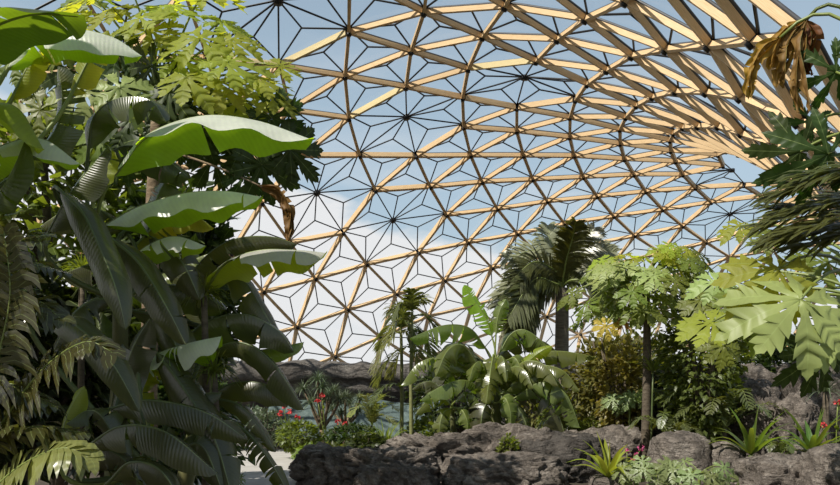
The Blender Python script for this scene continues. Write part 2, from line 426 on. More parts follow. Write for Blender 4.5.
def resample(pts, n):
    """Catmull-Rom through pts, n samples by arc length"""
    pts = [V(p) for p in pts]
    P = [2 * pts[0] - pts[1]] + pts + [2 * pts[-1] - pts[-2]]
    den = []
    for i in range(1, len(P) - 2):
        for k in range(12):
            t = k / 12
            a, b, c, d = P[i - 1:i + 3]
            den.append(.5 * ((2 * b) + (c - a) * t + (2 * a - 5 * b + 4 * c - d) * t * t + (3 * b - a - 3 * c + d) * t ** 3))
    den.append(pts[-1])
    acc = [0.]
    for a, b in zip(den, den[1:]): acc.append(acc[-1] + (b - a).length)
    out = []
    j = 0
    for k in range(n):
        s = acc[-1] * k / (n - 1)
        while j < len(acc) - 2 and acc[j + 1] < s: j += 1
        q = (s - acc[j]) / max(1e-9, acc[j + 1] - acc[j])
        out.append(den[j].lerp(den[j + 1], min(1, q)))
    return out


def frames(sp, up):
    up = V(up).normalized()
    out = []
    for i, p in enumerate(sp):
        t = (sp[min(i + 1, len(sp) - 1)] - sp[max(i - 1, 0)]).normalized()
        s = t.cross(up)
        if s.length < .05: s = t.orthogonal()
        s.normalize()
        out.append((p, t, s, s.cross(t).normalized()))
    return out


def banana_profile(t):
    return min(1., (t / .22) ** .6) * min(1., ((1 - t) / .3) ** .55 if t < 1 else 0)


def blade(mb, spine, hw, up, fold=.5, tears=4, seed=0, wave=.05, n=30, curl=.5, profile=banana_profile, m=4):
    """a long paddle leaf: two half blades either side of the midrib, each torn into segments"""
    rnd = random.Random(seed)
    sp = resample(spine, n)
    fr = frames(sp, up)
    for sd in (-1, 1):
        cuts = sorted(rnd.sample(range(4, n - 3), min(tears, n - 8))) if tears else []
        bounds = [0] + cuts + [n - 1]
        for a, b in zip(bounds, bounds[1:]):
            dro = rnd.uniform(-.22, .3) if tears else 0
            swp = rnd.uniform(-.06, .06) if tears else 0
            ph = rnd.uniform(0, 6)
            rows = []
            for i in range(a, b + 1):
                t = i / (n - 1)
                p, T, S, N = fr[i]
                w = hw * max(.0, profile(t))
                row = []
                tip = 0.
                if tears:
                    if i == a and a > 0: tip = 1
                    if i == b and b < n - 1: tip = -1
                for k in range(m + 1):
                    u = k / m
                    ang = fold + curl * u + dro * u
                    off = S * sd * (u * w * math.cos(ang)) - N * (u * w * math.sin(ang))
                    wv = wave * hw * math.sin(t * 23 + ph + sd) * u * u
                    q = p + off + N * wv + T * (w * u * u * (.18 + swp) + tip * .10 * w * u)
                    row.append(mb.vert(q, (.5 + sd * u * .5, t)))
                rows.append(row)
            for r0, r1 in zip(rows, rows[1:]):
                for k in range(m):
                    if sd > 0: mb.face(r0[k], r0[k + 1], r1[k + 1], r1[k])
                    else: mb.face(r0[k], r1[k], r1[k + 1], r0[k + 1])
    return sp


def palmate(mb, cen, nrm, fwd, R, seed=0, droop=.25, lobes=9, spread=150, fingers=True, narrow=1., disc=.20, core_=.26):
    """deeply cut palmate leaf such as papaya: lobes with side teeth round a centre"""
    rnd = random.Random(seed)
    N = V(nrm).normalized()
    F = V(fwd)
    F = (F - N * F.dot(N))
    if F.length < 1e-4: F = N.orthogonal()
    F.normalize()
    S = N.cross(F)
    K = 22
    cup = rnd.uniform(-.06, .06)

    def saw(t, a, c):
        return (t - a) / (c - a) if a <= t < c else max(0., 1 - (t - c) / .035) if c <= t < c + .035 else 0.

    for li in range(lobes):
        a = R_(-spread + 2 * spread * li / (lobes - 1) + rnd.uniform(-5, 5))
        Ln = R * (1 - .32 * (abs(a) / R_(spread)) ** 1.5) * rnd.uniform(.88, 1.08)
        d = F * math.cos(a) + S * math.sin(a)
        e = N.cross(d)
        dr = droop * rnd.uniform(.6, 1.5)
        half = R_(spread / (lobes - 1)) * 1.05
        bw = .185 * Ln * narrow
        q1, q2, q3 = rnd.uniform(.44, .52), rnd.uniform(.62, .68), rnd.uniform(.78, .84)
        twist = rnd.uniform(-.35, .35)
        rows = []
        for i in range(K + 1):
            t = i / K
            r = t * Ln
            if t < disc:
                w = r * math.tan(half)
                k = 0.
            else:
                q = (t - disc) / (1 - disc)
                core = bw * (core_ + .42 * math.sin(math.pi * min(1., q * 1.05)) ** 1.2) * (1 if q < .8 else max(0., (1 - q) / .2) ** .7)
                k = 0.
                if fingers:
                    k = max(saw(t, .36, q1) * .75, saw(t, q1 + .04, q2) * 1.1, saw(t, q2 + .04, q3) * 1., saw(t, q3 + .03, .93) * .5)
                w = core + bw * .72 * k * (1 if t < .75 else .7)
                w = min(w, r * math.tan(half) * 1.1)
            if i == K: w = 0
            c = cen + d * r - N * (dr * r * r / R) + N * (cup * r)
            fw = d * (w * .8 * k)
            dn = N * (min(w, .1 * Ln) * .2)
            ee = e * math.cos(twist * t) + N * math.sin(twist * t)
            rp = .02 * R
            l_ = mb.vert(c - ee * w + fw - dn + N * rp * math.sin(t * 9 + li), (0.05, t))
            m_ = mb.vert(c, (.5, t))
            r_ = mb.vert(c + ee * w + fw - dn + N * rp * math.cos(t * 9 + li), (.95, t))
            rows.append((l_, m_, r_))
        for r0, r1 in zip(rows, rows[1:]):
            mb.face(r0[0], r0[1], r1[1], r1[0])
            mb.face(r0[1], r0[2], r1[2], r1[1])


def strap(mb, pts, hw, up=(0, 0, 1), n=9, keel=.35, prof=None, vkeep=None):
    sp = resample(pts, n)
    fr = frames(sp, up)
    rows = []
    for i, (p, T, S, N) in enumerate(fr):
        t = i / (n - 1)
        w = hw * (prof(t) if prof else max(0., min(1, (t * 6 + .35)) * (1 - t ** 2.2)))
        rows.append((mb.vert(p - S * w + N * w * keel, (0.05, t)), mb.vert(p, (.5, t)), mb.vert(p + S * w + N * w * keel, (.95, t))))
    for r0, r1 in zip(rows, rows[1:]):
        mb.face(r0[0], r0[1], r1[1], r1[0])
        mb.face(r0[1], r0[2], r1[2], r1[1])


def frond(mb, rmb, spine, up, ll, lw, n=36, sweep=.9, droop=.5, seed=0, start=.14, rr=.012, flat=.0, jit=.15, tipk=.3):
    """pinnate frond: rachis tube in rmb, leaflets in mb"""
    rnd = random.Random(seed)
    sp = resample(spine, n + 1)
    fr = frames(sp, up)
    rmb.tube(sp, [rr * (1 - .85 * i / n) for i in range(n + 1)], 5)
    for i in range(int(n * start), n + 1):
        p, T, S, N = fr[i]
        t = i / n
        q = (t - start) / (1 - start)
        L = ll * (.35 + .65 * math.sin(min(1., q * 1.5 + .12) * math.pi / 2)) * (1 if q < .6 else 1 - (1 - tipk) * ((q - .6) / .4) ** 1.6)
        for sd in (-1, 1):
            sw = sweep * (1 + .5 * q) * rnd.uniform(1 - jit, 1 + jit)
            d = (S * sd * math.cos(sw) + T * math.sin(sw) + N * (.28 - flat) * rnd.uniform(.3, 1.6)).normalized()
            l = L * rnd.uniform(.85, 1.1)
            g = V((0, 0, -1)) * droop * rnd.uniform(.6, 1.4)
            a = p
            b = p + d * l * .4 + g * l * .12
            c = p + d * l * .75 + g * l * .42
            e = p + d * l * .97 + g * l * .85
            prev = None
            pr = (.45, 1., .8, 0.)
            dirs = (b - a, c - a, e - b, e - c)
            for k, (pt, w) in enumerate(zip((a, b, c, e), pr)):
                wd = dirs[k].normalized().cross(N)
                if wd.length < .1: wd = T
                wd.normalize()
                w = w * lw
                row = (mb.vert(pt - wd * w, (.1, k / 3)), mb.vert(pt + wd * w, (.9, k / 3)))
                if prev: mb.face(prev[0], prev[1], row[1], row[0])
                prev = row


def small_leaf(mb, p, d, nrm, L, w, droop=.25):
    d = d.normalized()
    s = d.cross(nrm)
    if s.length < .05: s = d.orthogonal()
    s.normalize()
    n = s.cross(d)
    b = p + d * L * .45 + n * L * .05
    e = p + d * L - n * L * droop
    i = [mb.vert(p, (.5, 0)), mb.vert(b - s * w - n * w * .25, (.1, .45)), mb.vert(b, (.5, .45)), mb.vert(b + s * w - n * w * .25, (.9, .45)), mb.vert(e, (.5, 1))]
    mb.face(i[0], i[2], i[1])
    mb.face(i[0], i[3], i[2])
    mb.face(i[1], i[2], i[4])
    mb.face(i[2], i[3], i[4])


def rdir(rnd, zmin=-1.):
    while 1:
        v = V((rnd.uniform(-1, 1), rnd.uniform(-1, 1), rnd.uniform(-1, 1)))
        if .05 < v.length < 1:
            v.normalize()
            if v.z >= zmin: return v

# ------------------------------------------------------------------ sky, sun
SUN = V((-.50, -.40, .77)).normalized()        # towards the sun
sl = bpy.data.lights.new('sun', 'SUN')
sl.energy = 6.6
sl.angle = R_(.6)
sl.color = (1, .95, .86)
so = bpy.data.objects.new('sun', sl)
C.objects.link(so)
so.rotation_euler = SUN.to_track_quat('Z', 'Y').to_euler()
so.location = (-20, -20, 40)

w = bpy.data.worlds.new('sky')
SC.world = w
w.use_nodes = True
nt = w.node_tree
nt.nodes.clear()
L = nt.links
wo = nt.nodes.new('ShaderNodeOutputWorld')
bg = nt.nodes.new('ShaderNodeBackground')
L.new(bg.outputs[0], wo.inputs[0])
tc = nt.nodes.new('ShaderNodeTexCoord')
sp_ = nt.nodes.new('ShaderNodeSeparateXYZ')
L.new(tc.outputs['Generated'], sp_.inputs[0])
X_, Y_, Z_ = sp_.outputs
sky = ramp(nt, Z_, [(0.0, (.64, .71, .76)), (.12, (.53, .66, .74)), (.28, (.455, .595, .72)), (.5, (.34, .45, .57)), (1., (.13, .185, .25))])
mp = nt.nodes.new('ShaderNodeMapping')
mp.inputs['Scale'].default_value = (1, 1, 2.2)
L.new(tc.outputs['Generated'], mp.inputs[0])
cn = nt.nodes.new('ShaderNodeTexNoise')
cn.inputs['Scale'].default_value = 5.5
cn.inputs['Detail'].default_value = 7
cn.inputs['Roughness'].default_value = .55
L.new(mp.outputs[0], cn.inputs['Vector'])
# cumulus bank standing low, higher on the left of the view than on the right
hgt = math_n(nt, 'MULTIPLY_ADD', X_, -.22, .238)
top = math_n(nt, 'MULTIPLY_ADD', cn.outputs['Fac'], .16, math_n(nt, 'SUBTRACT', hgt, .08))
mask = math_n(nt, 'MULTIPLY', math_n(nt, 'SUBTRACT', top, Z_), 38., clamp=True)
cn2 = nt.nodes.new('ShaderNodeTexNoise')
cn2.inputs['Scale'].default_value = 4.
cn2.inputs['Detail'].default_value = 8
mp2 = nt.nodes.new('ShaderNodeMapping')
mp2.inputs['Scale'].default_value = (1, 1, 3.5)
mp2.inputs['Location'].default_value = (3.1, 1.7, .4)
L.new(tc.outputs['Generated'], mp2.inputs[0])
L.new(mp2.outputs[0], cn2.inputs['Vector'])
wisp = ramp(nt, cn2.outputs['Fac'], [(.50, (0, 0, 0)), (.72, (.75, .75, .75))])
wispm = math_n(nt, 'MULTIPLY', wisp, math_n(nt, 'MULTIPLY_ADD', Z_, -2., 1.1, True))
holes = math_n(nt, 'MULTIPLY', mask, math_n(nt, 'MULTIPLY_ADD', cn2.outputs['Fac'], 3.2, -.25, True))
cl = math_n(nt, 'MAXIMUM', holes, wispm)
col = mix_col(nt, cl, sky, (.87, .87, .88))
gnd = math_n(nt, 'LESS_THAN', Z_, 0.)
col = mix_col(nt, gnd, col, (.12, .13, .09))
L.new(col, bg.inputs['Color'])
bg.inputs['Strength'].default_value = 1.0

# ------------------------------------------------------------------ timber dome
LU = 2.5
NODE = {(a, b): V((x * LU, y * LU, z * LU + CAM_H)) for a, b, x, y, z in LAT}
OPEN = {(1, 1), (-1, 2), (-1, 4), (-5, 6), (-1, 6), (7, 2), (9, -1)}      # openable vents: no timber at these nodes
D6 = [(1, 0), (0, 1), (-1, 1), (-1, 0), (0, -1), (1, -1)]
INS = V((3.5, 22, 1))
NRM = {}
for k, p in NODE.items():
    n = V((0, 0, 0))
    for i in range(6):
        a, b = D6[i], D6[(i + 1) % 6]
        a, b = (k[0] + a[0], k[1] + a[1]), (k[0] + b[0], k[1] + b[1])
        if a in NODE and b in NODE:
            n += (NODE[a] - p).cross(NODE[b] - p)
    NRM[k] = n.normalized()
flip = sum(1 if NRM[k].dot(NODE[k] - INS) > 0 else -1 for k in NODE)
if flip < 0:
    for k in NRM: NRM[k] = -NRM[k]
BD, BW = .168, .125
OUT = {k: NODE[k] + NRM[k] * (BD * min(1., max(.70, .70 + .30 * (NODE[k].y - 17) / 15)) + .03) for k in NODE}


def pix(p):
    return V((CX + FPX * p.x / p.y, HY - FPX * (p.z - CAM_H) / p.y))


def seen(p):
    q = pix(p)
    return -20 < q.x < 860 and -20 < q.y < 470


dome = bpy.data.objects.new('ceiling', None)
C.objects.link(dome)
dome['kind'] = 'structure'
dome['label'] = 'triangulated timber lattice dome glazed with clear panels over the garden'

edges = []
for k in NODE:
    for d in ((1, 0), (0, 1), (-1, 1)):
        q = (k[0] + d[0], k[1] + d[1])
        if q in NODE: edges.append((k, q))


def vent_edge(a, b):
    """beam that rims one of the openable vents"""
    for d in D6:
        q = (a[0] + d[0], a[1] + d[1])
        if q in OPEN and (q[0] - b[0], q[1] - b[1]) in D6: return True
    return False


def beam_mesh(mb, a, b, seed):
    g = min(1., max(.70, .70 + .30 * ((NODE[a].y + NODE[b].y) / 2 - 17) / 15))     # lighter sections on the near side
    BD_ = BD * g * (1.3 if vent_edge(a, b) else 1)
    BW_ = BW * g
    pa, pb = NODE[a], NODE[b]
    e = (pb - pa).normalized()
    na, nb = NRM[a], NRM[b]
    n = (na + nb).normalized()
    s = e.cross(n).normalized() * (BW_ / 2)
    pa, pb = pa + e * .09, pb - e * .09
    pts = []
    for p, nn in ((pa, na), (pb, nb)):
        nn = (nn - e * nn.dot(e)).normalized()
        for sx, h in ((-1, 0), (1, 0), (1, BD_), (-1, BD_)):
            pts.append(p + s * sx + nn * h)
    u0 = random.Random(seed).uniform(0, 50)
    for q in ((0, 1, 5, 4), (1, 2, 6, 5), (2, 3, 7, 6), (3, 0, 4, 7), (3, 2, 1, 0), (4, 5, 6, 7)):
        ids = []
        for c, j in enumerate(q):
            ids.append(mb.vert(pts[j], (u0 + (2.5 if j > 3 else 0), u0 + (.37 if j % 4 > 1 else 0) + (.115 if j % 4 in (1, 2) else 0))))
        mb.face(*ids)


tim = [e for e in edges if e[0] not in OPEN and e[1] not in OPEN]
tim.sort(key=lambda e: -(pix(NODE[e[0]]) - pix(NODE[e[1]])).length if seen((NODE[e[0]] + NODE[e[1]]) / 2) else 1)
rest = MB()
for i, (a, b) in enumerate(tim):
    if i < 100:
        mb = MB()
        beam_mesh(mb, a, b, i)
        mb.build('timber_beam', M['wood_pale'] if vent_edge(a, b) else M['wood'], dome, smooth=False)
    else:
        beam_mesh(rest, a, b, i)
o = rest.build('timber_beam', M['wood'], dome, smooth=False)
o['kind'] = 'stuff'

nodes_ = sorted((k for k in NODE if k not in OPEN), key=lambda k: NODE[k].y if seen(NODE[k]) else 999)
rest = MB()
for i, k in enumerate(nodes_):
    mb = MB() if i < 100 else rest
    n = NRM[k]
    mb.tube([NODE[k] - n * .05, OUT[k] + n * .02], .045, 8)
    mb.tube([NODE[k] - n * .06, NODE[k] + n * .03], .07, 8)
    if i < 100: mb.build('steel_node', M['steel'], dome)
if rest.v:
    o = rest.build('steel_node', M['steel'], dome)
    o['kind'] = 'stuff'
for k in OPEN:
    mb = MB()
    n = NRM[k]
    mb.tube([OUT[k] - n * .10, OUT[k] + n * .04], .13, 10)
    mb.build('vent_hub', M['steel'], dome)

tris = []
for k in NODE:
    for d0, d1 in (((1, 0), (0, 1)), ((0, 1), (-1, 1))):
        a, b = (k[0] + d0[0], k[1] + d0[1]), (k[0] + d1[0], k[1] + d1[1])
        if a in NODE and b in NODE: tris.append((k, a, b))


def bar(mb, p, q, r=.028):
    mb.tube([p, q], r, 5, cap=False)


tris.sort(key=lambda t: sum((NODE[k] for k in t), V((0, 0, 0))).y if seen(sum((NODE[k] for k in t), V((0, 0, 0))) / 3) else 999)
rest = MB()
glz = MB()
for i, t in enumerate(tris):
    mb = MB() if i < 100 else rest
    pk = [OUT[k] for k in t]
    c = sum(pk, V((0, 0, 0))) / 3 + sum((NRM[k] for k in t), V((0, 0, 0))).normalized() * .12
    for p in pk: bar(mb, p, c)
    if i < 100: mb.build('glazing_bar', M['steel'], dome)
    g = [glz.vert(p + NRM[k] * .03) for p, k in zip(pk, t)]
    gc = glz.vert(c + sum((NRM[k] for k in t), V((0, 0, 0))).normalized() * .03)
    for q in range(3): glz.face(g[q], g[(q + 1) % 3], gc)
o = rest.build('glazing_bar', M['steel'], dome)
o['kind'] = 'stuff'
glz.build('glazing', M['glass'], dome, smooth=False)
rest = MB()
for i, (a, b) in enumerate(tim):
    mb = MB() if i < 100 else rest
    bar(mb, OUT[a], OUT[b], .035)
    if i < 100: mb.build('glazing_frame', M['frame'], dome)
o = rest.build('glazing_frame', M['frame'], dome)
o['kind'] = 'stuff'
for a, b in edges:
    if a in OPEN or b in OPEN:
        mb = MB()
        bar(mb, OUT[a], OUT[b], .029)
        mb.build('vent_bar', M['steel'], dome)


# ------------------------------------------------------------------ ground
def ground(name, x0, x1, y0, y1, nx, ny, zf, mat):
    mb = MB()
    for j in range(ny + 1):
        for i in range(nx + 1):
            x, y = x0 + (x1 - x0) * i / nx, y0 + (y1 - y0) * j / ny
            mb.vert((x, y, zf(x, y)), (x, y))
    for j in range(ny):
        for i in range(nx):
            a = j * (nx + 1) + i
            mb.face(a, a + 1, a + nx + 2, a + nx + 1)
    o = mb.build(name, mat)
    tag(o, kind='structure')
    return o


PATHC = [(0, -2), (-.2, 4), (-1.1, 8), (-2.4, 11), (-3.15, 13.5), (-3.7, 17), (-4.5, 22), (-6.0, 27)]


def pathx(y):
    for (x0, y0), (x1, y1) in zip(PATHC, PATHC[1:]):
        if y0 <= y <= y1:
            return x0 + (x1 - x0) * (y - y0) / (y1 - y0)
    return PATHC[-1][0]


def gz(x, y):
    n = noise.noise(V((x * .35, y * .35, 3))) * .10 + noise.noise(V((x * 1.3, y * 1.3, 7))) * .04
    d = abs(x - pathx(y)) if -2 <= y <= 27 else 9
    return n * min(1, max(0, (d - .9) / .8)) - .0 if d > .9 else -.05


ground('floor', -32, 48, -3, 62, 160, 130, gz, M['soil'])
mb = MB()
sp = resample([V((x, y, .012)) for x, y in PATHC], 40)
for i, (p, T, S, N) in enumerate(frames(sp, UP)):
    hw = 1.05 + .08 * math.sin(i * .9)
    for k in range(5):
        mb.vert(p + S * hw * (k / 2 - 1), (k, i))
for i in range(39):
    for k in range(4):
        a = i * 5 + k
        mb.face(a, a + 1, a + 6, a + 5)
tag(mb.build('path', M['path']), 'pale sandy footpath between banana leaves and rock ledge', kind='structure')


# ------------------------------------------------------------------ rocks
def rock(name, label, p, size, rot=0., seed=0, sub=4, rough=.28, crag=.5, mat='rock', strata=0., flat=.55, group=None, cat='rock'):
    import bmesh
    bm = bmesh.new()
    bmesh.ops.create_icosphere(bm, subdivisions=sub, radius=1)
    so_ = V((seed * 7.3, seed * 3.1, seed * 5.7))
    sx, sy, sz = size
    cr, sr = math.cos(rot), math.sin(rot)
    big = max(size)
    for v in bm.verts:
        c = v.co.copy()
        # block it out: push towards a box, then weather it
        m_ = max(abs(c.x), abs(c.y), abs(c.z))
        c = c.lerp(c / m_ * .82, .5)
        q = V((c.x * sx, c.y * sy, c.z * sz))
        w_ = q / big * 1.7 + so_
        r = noise.fractal(w_ * .8, 1., 2.1, 4) * rough
        wq = V((w_.x * 1.3 + .5 * w_.z, w_.y * 1.3, w_.z * 2.1)) * 1.35
        wq += V((noise.noise(w_ * 1.3), noise.noise(w_ * 1.3 + V((5, 1, 2))), noise.noise(w_ * 1.3 + V((1, 7, 3))))) * .5
        r -= max(0., .17 - abs(noise.noise(wq))) * crag * 2.2
        r -= max(0., .12 - abs(noise.noise(wq * 2.3))) * crag * 1.5
        r -= max(0., .10 - abs(noise.noise(V((wq.x, wq.y, wq.z * 2)) * 4.7))) * crag * .7
        r += noise.fractal(w_ * 4.5, .9, 2.1, 4) * rough * .34
        nr = v.co.normalized()
        q += V((nr.x, nr.y, nr.z * .8)) * r * (big * .45 + min(size) * .4)
        if strata:
            q.x += strata * math.sin((q.z + .25 * noise.noise(w_ * 1.5)) * 13) * .3
            q.y -= strata * abs(math.sin((q.z + .3 * noise.noise(w_ * 1.2)) * 9)) * .5
        if q.z < -sz * flat: q.z = -sz * flat + (q.z + sz * flat) * .1
        v.co = V((q.x * cr - q.y * sr, q.x * sr + q.y * cr, q.z + sz * flat))
    me = bpy.data.meshes.new(name)
    bm.to_mesh(me)
    bm.free()
    me.polygons.foreach_set('use_smooth', [True] * len(me.polygons))
    me.materials.append(M[mat])
    o = bpy.data.objects.new(name, me)
    C.objects.link(o)
    o.location = p
    tag(o, label, cat, group)
    return o


def rock_px(name, label, x0, x1, ytop, d, depth, base=-.12, **kw):
    """boulder spanning columns x0..x1 with its crown at row ytop, standing at distance d"""
    a, b = at(x0, ytop, d), at(x1, ytop, d)
    w_ = (b.x - a.x) / 2
    h = a.z - base
    flat = kw.pop('flat', .55)
    return rock(name, label, V(((a.x + b.x) / 2, d, base)), (w_, depth, h / (1 + flat) / .93), flat=flat, **kw)


rock_px('rock_ledge', 'grey volcanic rock ledge beside the pale path, its low left end', 283, 455, 444, 12.8, 1.1, seed=3, sub=6, rough=.26, crag=.6)
rock_px('rock_ledge', 'long craggy grey rock ledge under the banana clump', 365, 620, 428, 14.2, 1.3, seed=5, sub=6, rough=.30, crag=.75, strata=.10)
rock_px('rock_slab', 'smooth swirled grey rock slab lowest in front of the ledge', 430, 575, 452, 12.2, .8, seed=11, sub=6, rough=.2, crag=.4)
rock_px('boulder', 'rounded grey boulder at the foot of the long ledge, nearest the path side', 350, 440, 462, 11.9, .55, seed=13, sub=6, rough=.2, crag=.35)
rock_px('boulder', 'pitted grey boulder behind the pink flowering plant', 580, 646, 426, 14.0, .7, seed=17, sub=5, rough=.2, crag=.45)
rock_px('boulder', 'rounded grey boulder with a sunlit crest right of the pink flowers', 648, 712, 431, 11.9, .6, seed=19, sub=5, rough=.12, crag=.18)
rock_px('boulder', 'small pitted boulder between the crested boulder and the strap plant', 708, 742, 440, 11.6, .45, seed=23, sub=5, rough=.14, crag=.3)
rock_px('boulder', 'low pale boulder at the bottom edge beside the pink flowering plant', 588, 622, 474, 11.0, .35, seed=29, sub=4, rough=.1, crag=.1)
rock_px('rock_slab', 'flat pale grey rock slab in front of the green strap plants', 728, 850, 456, 10.4, .7, seed=31, sub=6, rough=.14, crag=.4)
rock_px('boulder', 'pale grey boulder at the bottom right corner', 806, 880, 444, 9.6, .6, seed=37, sub=5, rough=.12, crag=.3)
rock_px('boulder', 'small round boulder standing by the far bend of the path', 258, 296, 426, 21.5, .5, seed=41, sub=4, rough=.15, crag=.2)
rock_px('rock_block', 'large dark rock block shaded under the pale papaya leaf', 728, 782, 378, 13.7, .7, seed=43, sub=5, rough=.12, crag=.35, strata=.06)
rock_px('rock_block', 'square dark rock block high behind the shaded block', 724, 772, 363, 15.5, .8, seed=47, sub=5, rough=.12, crag=.3)
rock_px('rock_block', 'pale fractured rock block behind the strap plants', 768, 812, 395, 12.9, .55, seed=53, sub=5, rough=.14, crag=.55, strata=.10)
rock_px('rock_block', 'tall brown-grey rock block at the right edge behind the spiky plant', 798, 870, 366, 14.2, .9, seed=59, sub=5, rough=.16, crag=.5)
rock_px('rock_block', 'narrow rock block wedged beneath the dark papaya leaf', 775, 815, 362, 14.9, .7, seed=67, sub=5, rough=.16, crag=.5)
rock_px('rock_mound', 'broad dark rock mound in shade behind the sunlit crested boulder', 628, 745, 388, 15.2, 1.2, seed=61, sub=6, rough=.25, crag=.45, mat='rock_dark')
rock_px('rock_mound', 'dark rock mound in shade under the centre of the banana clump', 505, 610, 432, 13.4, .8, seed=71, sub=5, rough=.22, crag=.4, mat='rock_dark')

# layered rock wall at the back, just inside the dome's foot
mb = MB()
nx, nz = 190, 34
x0, x1, yb = -16.5, 24., 29.5
prof = [(0., -.2), (.1, .0), (.0, .22), (.25, .3), (.05, .42), (-.15, .5), (-.45, .62), (-.3, .72), (-.6, .8), (-.45, .9), (-.15, 1.), (.9, 1.02), (1.2, .6), (1.3, -.2)]
for i in range(nx + 1):
    x = x0 + (x1 - x0) * i / nx
    yy = yb + .02 * (x - 2) ** 2 * (1 if x < 2 else -.55) * (-1 if x < 2 else -1)
    H = 2.85 + .22 * noise.noise(V((x * .55, 1, 4))) + .14 * noise.noise(V((x * 1.9, 6, 4)))
    for j, p in enumerate(resample([V((a * 1.3, 0, b)) for a, b in prof], nz + 1)):
        w_ = V((x * .9, p.z * 3, 2.2))
        dy = noise.fractal(w_, .9, 2.1, 5) * .28 - abs(noise.noise(V((x * .5, p.z * 7, 9)))) * .3
        dz = noise.noise(V((x * .6, p.z * 2, 5))) * .14
        mb.vert((x, yy + p.x + dy, p.z * H + dz), (x, p.z))
for i in range(nx):
    for j in range(nz):
        a = i * (nz + 1) + j
        mb.face(a, a + nz + 1, a + nz + 2, a + 1)
tag(mb.build('rock_wall', M['rock_wall']), 'long layered grey rock wall along the foot of the dome', 'rock wall')

# blue-green netting draped over the bank below that wall
mb = MB()
for i in range(61):
    x = at(268, 0, 27).x + (at(442, 0, 27).x - at(268, 0, 27).x) * i / 60
    pk = 1.42 + (.12 * math.sin(i * .23) + .10 * math.sin(i * .41 + 1.)) + .3 * noise.noise(V((x, 2, 2)))
    for j in range(15):
        t = j / 14
        mb.vert((x, 26.2 + 1.5 * t ** 1.5 + .12 * noise.noise(V((x * 2, t * 3, 1))), -.02 + pk * t + .05 * noise.noise(V((x * 3, t * 4, 8)))), (x, t))
for i in range(60):
    for j in range(14):
        a = i * 15 + j
        mb.face(a, a + 15, a + 16, a + 1)
o = mb.build('netting', M['netting'])
tag(o, 'blue-green netting draped over the bank below the layered rock wall', 'netting')
sm = o.modifiers.new('thickness', 'SOLIDIFY')
sm.thickness = .03


# ------------------------------------------------------------------ plants: builders
def bez(a, b, c, n=8):
    return [a * (1 - t) ** 2 + b * (2 * t * (1 - t)) + c * t * t for t in [i / (n - 1) for i in range(n)]]


def P3(pts):
    return [at(*p) for p in pts]


def banana_leaf(par, spine, hw, up, mat='banana', tears=3, seed=1, fold=.45, curl=.4, crown=None, rib=.016, ctrl=None, wave=.05, label=None):
    mb = MB()
    sp = blade(mb, spine, hw, up, fold, tears, seed, wave, curl=curl)
    o = mb.build('leaf', M[mat], par)
    if label: o['label'] = label
    pm = MB()
    fr = frames(sp, up)
    rb = [p - N * rib * .5 for p, T, S, N in fr]
    pts = rb[:-1]
    rad = [rib * (1 - .8 * i / len(rb)) for i in range(len(rb) - 1)]
    if crown is not None:
        t0 = (sp[0] - sp[1]).normalized()
        d = (sp[0] - crown).length
        c = sp[0] + t0 * d * .5 if ctrl is None else ctrl
        pe = bez(crown, c, rb[0], 9)[:-1]
        pts = pe + pts
        rad = [rib * (1.9 - .9 * i / 8) for i in range(8)] + rad
    pm.tube(pts, rad, 6)
    pm.build('midrib', M['petiole' if 'dark' not in mat else 'petiole_dark'], o)
    return o


def stem(par, a, b, r0, r1, mat, name='pseudostem', n=8, bend=.0, seed=0):
    rnd = random.Random(seed)
    mb = MB()
    ctl = a.lerp(b, .55) + V((rnd.uniform(-1, 1), rnd.uniform(-1, 1), 0)) * bend
    pts = bez(a, ctl, b, n)
    mb.tube(pts, [r0 + (r1 - r0) * i / (n - 1) for i in range(n)], 10)
    return mb.build(name, M[mat], par)


def banana(name, label, cat, base, crown, leaves, group=None, r=.11, sink=.1):
    rt = root(name, label, cat, base, group)
    stem(rt, V(base) - V((0, 0, sink)), V(crown), r, r * .6, 'pseudostem', bend=.1)
    for i, lf in enumerate(leaves):
        pts, hw, up = lf[:3]
        kw = lf[3] if len(lf) > 3 else {}
        banana_leaf(rt, P3(pts), hw, up, seed=i + int(base[0] * 37) % 91, crown=V(crown), **kw)
    return rt


def papaya_leaf(par, cen, nrm, fwd, R, mat, seed, crown=None, pr=.012, lobes=8, droop=.25, sag=.25, narrow=1., name='leaf', label=None, fingers=True, pmat='petiole'):
    mb = MB()
    palmate(mb, V(cen), nrm, fwd, R, seed, droop, lobes, narrow=narrow, fingers=fingers)
    o = mb.build(name, M[mat], par)
    if label: o['label'] = label
    if crown is not None:
        pm = MB()
        d = (V(cen) - crown).length
        c = crown.lerp(V(cen), .55) + V((0, 0, d * sag))
        pm.tube(bez(crown, c, V(cen), 8), [pr * (1.4 - .6 * i / 7) for i in range(8)], 6)
        pm.build('petiole', M[pmat], o)
    return o


def papaya(name, label, cat, base, crown, leaves, r=(.09, .06), bark='bark', group=None, bend=.12, **kw):
    """leaves: (centre, normal, forward, R, material)"""
    rt = root(name, label, cat, base, group)
    stem(rt, V(base) - V((0, 0, .1)), V(crown), r[0], r[1], bark, 'trunk', 12, bend, int(abs(base[0]) * 10))
    rnd = random.Random(int(abs(base[0] * 31 + base[1] * 7)))
    for i, (c, n, f, R, mt) in enumerate(leaves):
        z = V(crown) - V((0, 0, rnd.uniform(0, .25)))
        papaya_leaf(rt, c, n, f, R, mt, i * 3 + 1, z, droop=rnd.uniform(.15, .5), **kw)
    return rt


